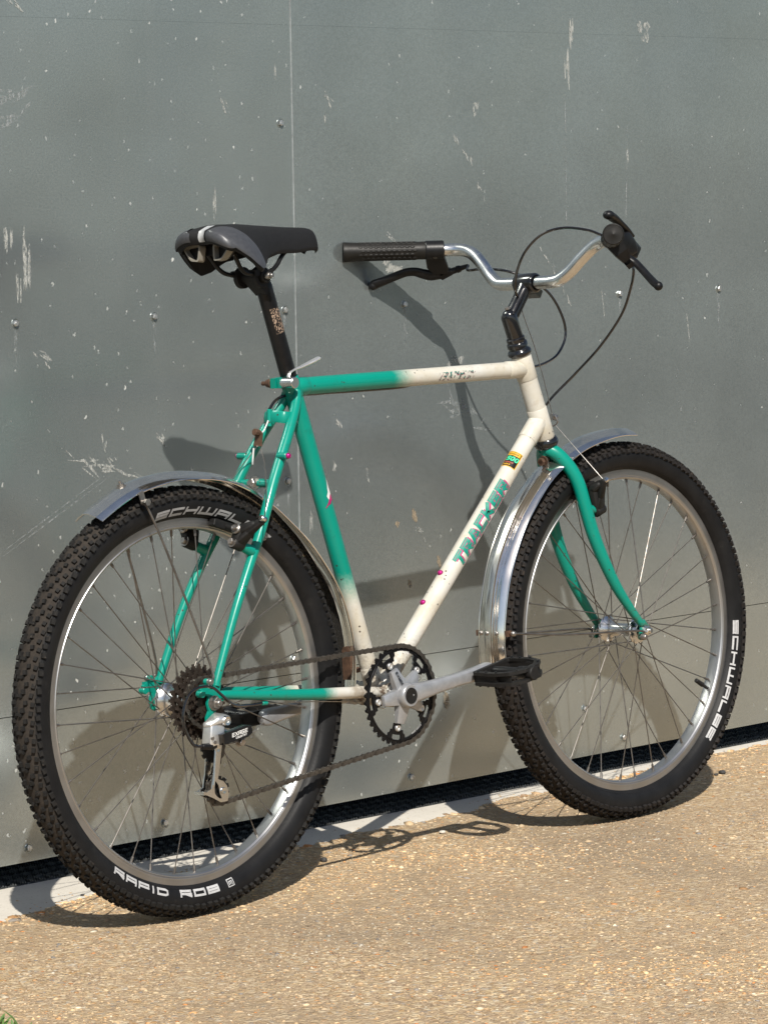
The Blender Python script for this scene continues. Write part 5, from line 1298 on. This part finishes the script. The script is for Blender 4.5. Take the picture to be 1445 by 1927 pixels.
def pad_block(wc, ang, s, parent, stud, ln=.055):
    a = R_(ang); er = A([math.cos(a), 0, math.sin(a)]); et = A([-math.sin(a), 0, math.cos(a)]); c = A([wc, s*.0200, RW])+er*.2812
    mb = MB().prism([(-ln/2, -.0045), (-ln/2+.004, -.0062), (ln/2-.004, -.0062), (ln/2, -.0045), (ln/2, .0045), (ln/2-.004, .0062), (-ln/2+.004, .0062), (-ln/2, .0045)], c, et, er, Y*s, -.0058, .0075, .0012)
    mb.cyl(c, A(stud)*A([1, s, 1]), .0042, 10); part('brake_pad', mb, 'black_matt', parent); return c
for s in (-1, 1):
    pd = (.0880, .0600, .5960)
    ang = math.degrees(math.atan2(pd[2]-RW, pd[0]-.004)); b = canti((.108, .052, .561), (.0800, .0540, .5770), (-.925, 0, .38), pd, (.0985, .1000, .6140), s, 'black rear cantilever brake arm'); pad_block(0, ang, s, b, pd)
    pf = (.9530, .0500, .6000)
    ang = math.degrees(math.atan2(pf[2]-RW, pf[0]-WB)); b = canti((.940, .046, .565), (.9650, .0465, .5600), (.95, 0, .31), pf, (.9490, .0740, .6120), s, 'black front cantilever brake arm'); pad_block(WB, ang, s, b, pf)

# ================================================================== SMALL THINGS ON THE GROUND
def stone(name, loc, r, mat, label, cat='stone', group=None, flat=.7):
    bm = bmesh.new(); bmesh.ops.create_icosphere(bm, subdivisions=2, radius=r)
    for v in bm.verts:
        k = 1+.22*math.sin(v.co.x/r*2.1+loc[0]*50)+.16*math.sin(v.co.y/r*3.3+loc[1]*70)+rnd.uniform(-.06, .06); v.co = v.co*k; v.co.z *= flat
    me = bpy.data.meshes.new(name); bm.to_mesh(me); bm.free(); me.materials.append(M[mat])
    o = bpy.data.objects.new(name, me); col.objects.link(o); o.location = (loc[0], loc[1], r*flat*.8); o['label'] = label; o['category'] = cat
    if group: o['group'] = group
M['dark_stone'] = simple('dark_stone', (.045, .042, .04), .7, 0, .3, 200)
M['pale_stone'] = simple('pale_flint', (.62, .58, .50), .6, 0, .15, 200)
M['rust_stone'] = simple('orange_flint', (.46, .20, .075), .6, 0, .25, 200)
stone('stone', (1.517, .147), .0062, 'dark_stone', 'larger dark stone on the pavement right of the front tyre')
stone('stone', (1.496, .145), .0040, 'dark_stone', 'smaller dark stone touching the shade of the front tyre')
stone('stone', (.428, .141), .0060, 'dark_stone', 'dark stone beside the rear tyre near the chain shadow')
stone('stone', (.735, .154), .0055, 'pale_stone', 'pale flint in the shadow of the crank')
stone('stone', (-.020, .245), .0036, 'dark_stone', 'small dark stone on the kerb strip behind the rear tyre')
# tuft of weed at the very edge of the picture
def weed():
    base = A([-.712, -.367, 0.]); e = empty('weed', base, (0, 0, 0), 'green leafy weed tuft growing at the pavement corner', 'plant')
    s = NT('weed_leaf'); c = s.co(); s.set(color=s.mix(s.noise(c, 60, 3), (.06, .14, .03), (.17, .27, .08)), rough=.5, spec=.35)
    for k in range(46):
        mb = MB(); a = rnd.uniform(0, 6.28); ln = rnd.uniform(.024, .050); wd = rnd.uniform(.0022, .0050); d = A([math.cos(a), math.sin(a), 0]); sd_ = A([-d[1], d[0], 0])
        o0 = A([rnd.gauss(0, .013), rnd.gauss(0, .013), 0]); V = []
        lean_ = rnd.uniform(.15, .8)
        for t in np.linspace(0, 1, 7):
            p = o0+d*ln*lean_*t*t+Z*ln*(t-.35*lean_*t*t); w_ = wd*math.sin(math.pi*min(1, .12+t*.88))**.8
            V += [p-sd_*w_, p-Z*.0015*(1-t), p+sd_*w_]
        mb.add(V, [(3*i+j, 3*i+j+1, 3*i+j+4, 3*i+j+3) for i in range(6) for j in range(2)])
        part('leaf', mb, s.m, e)
weed()
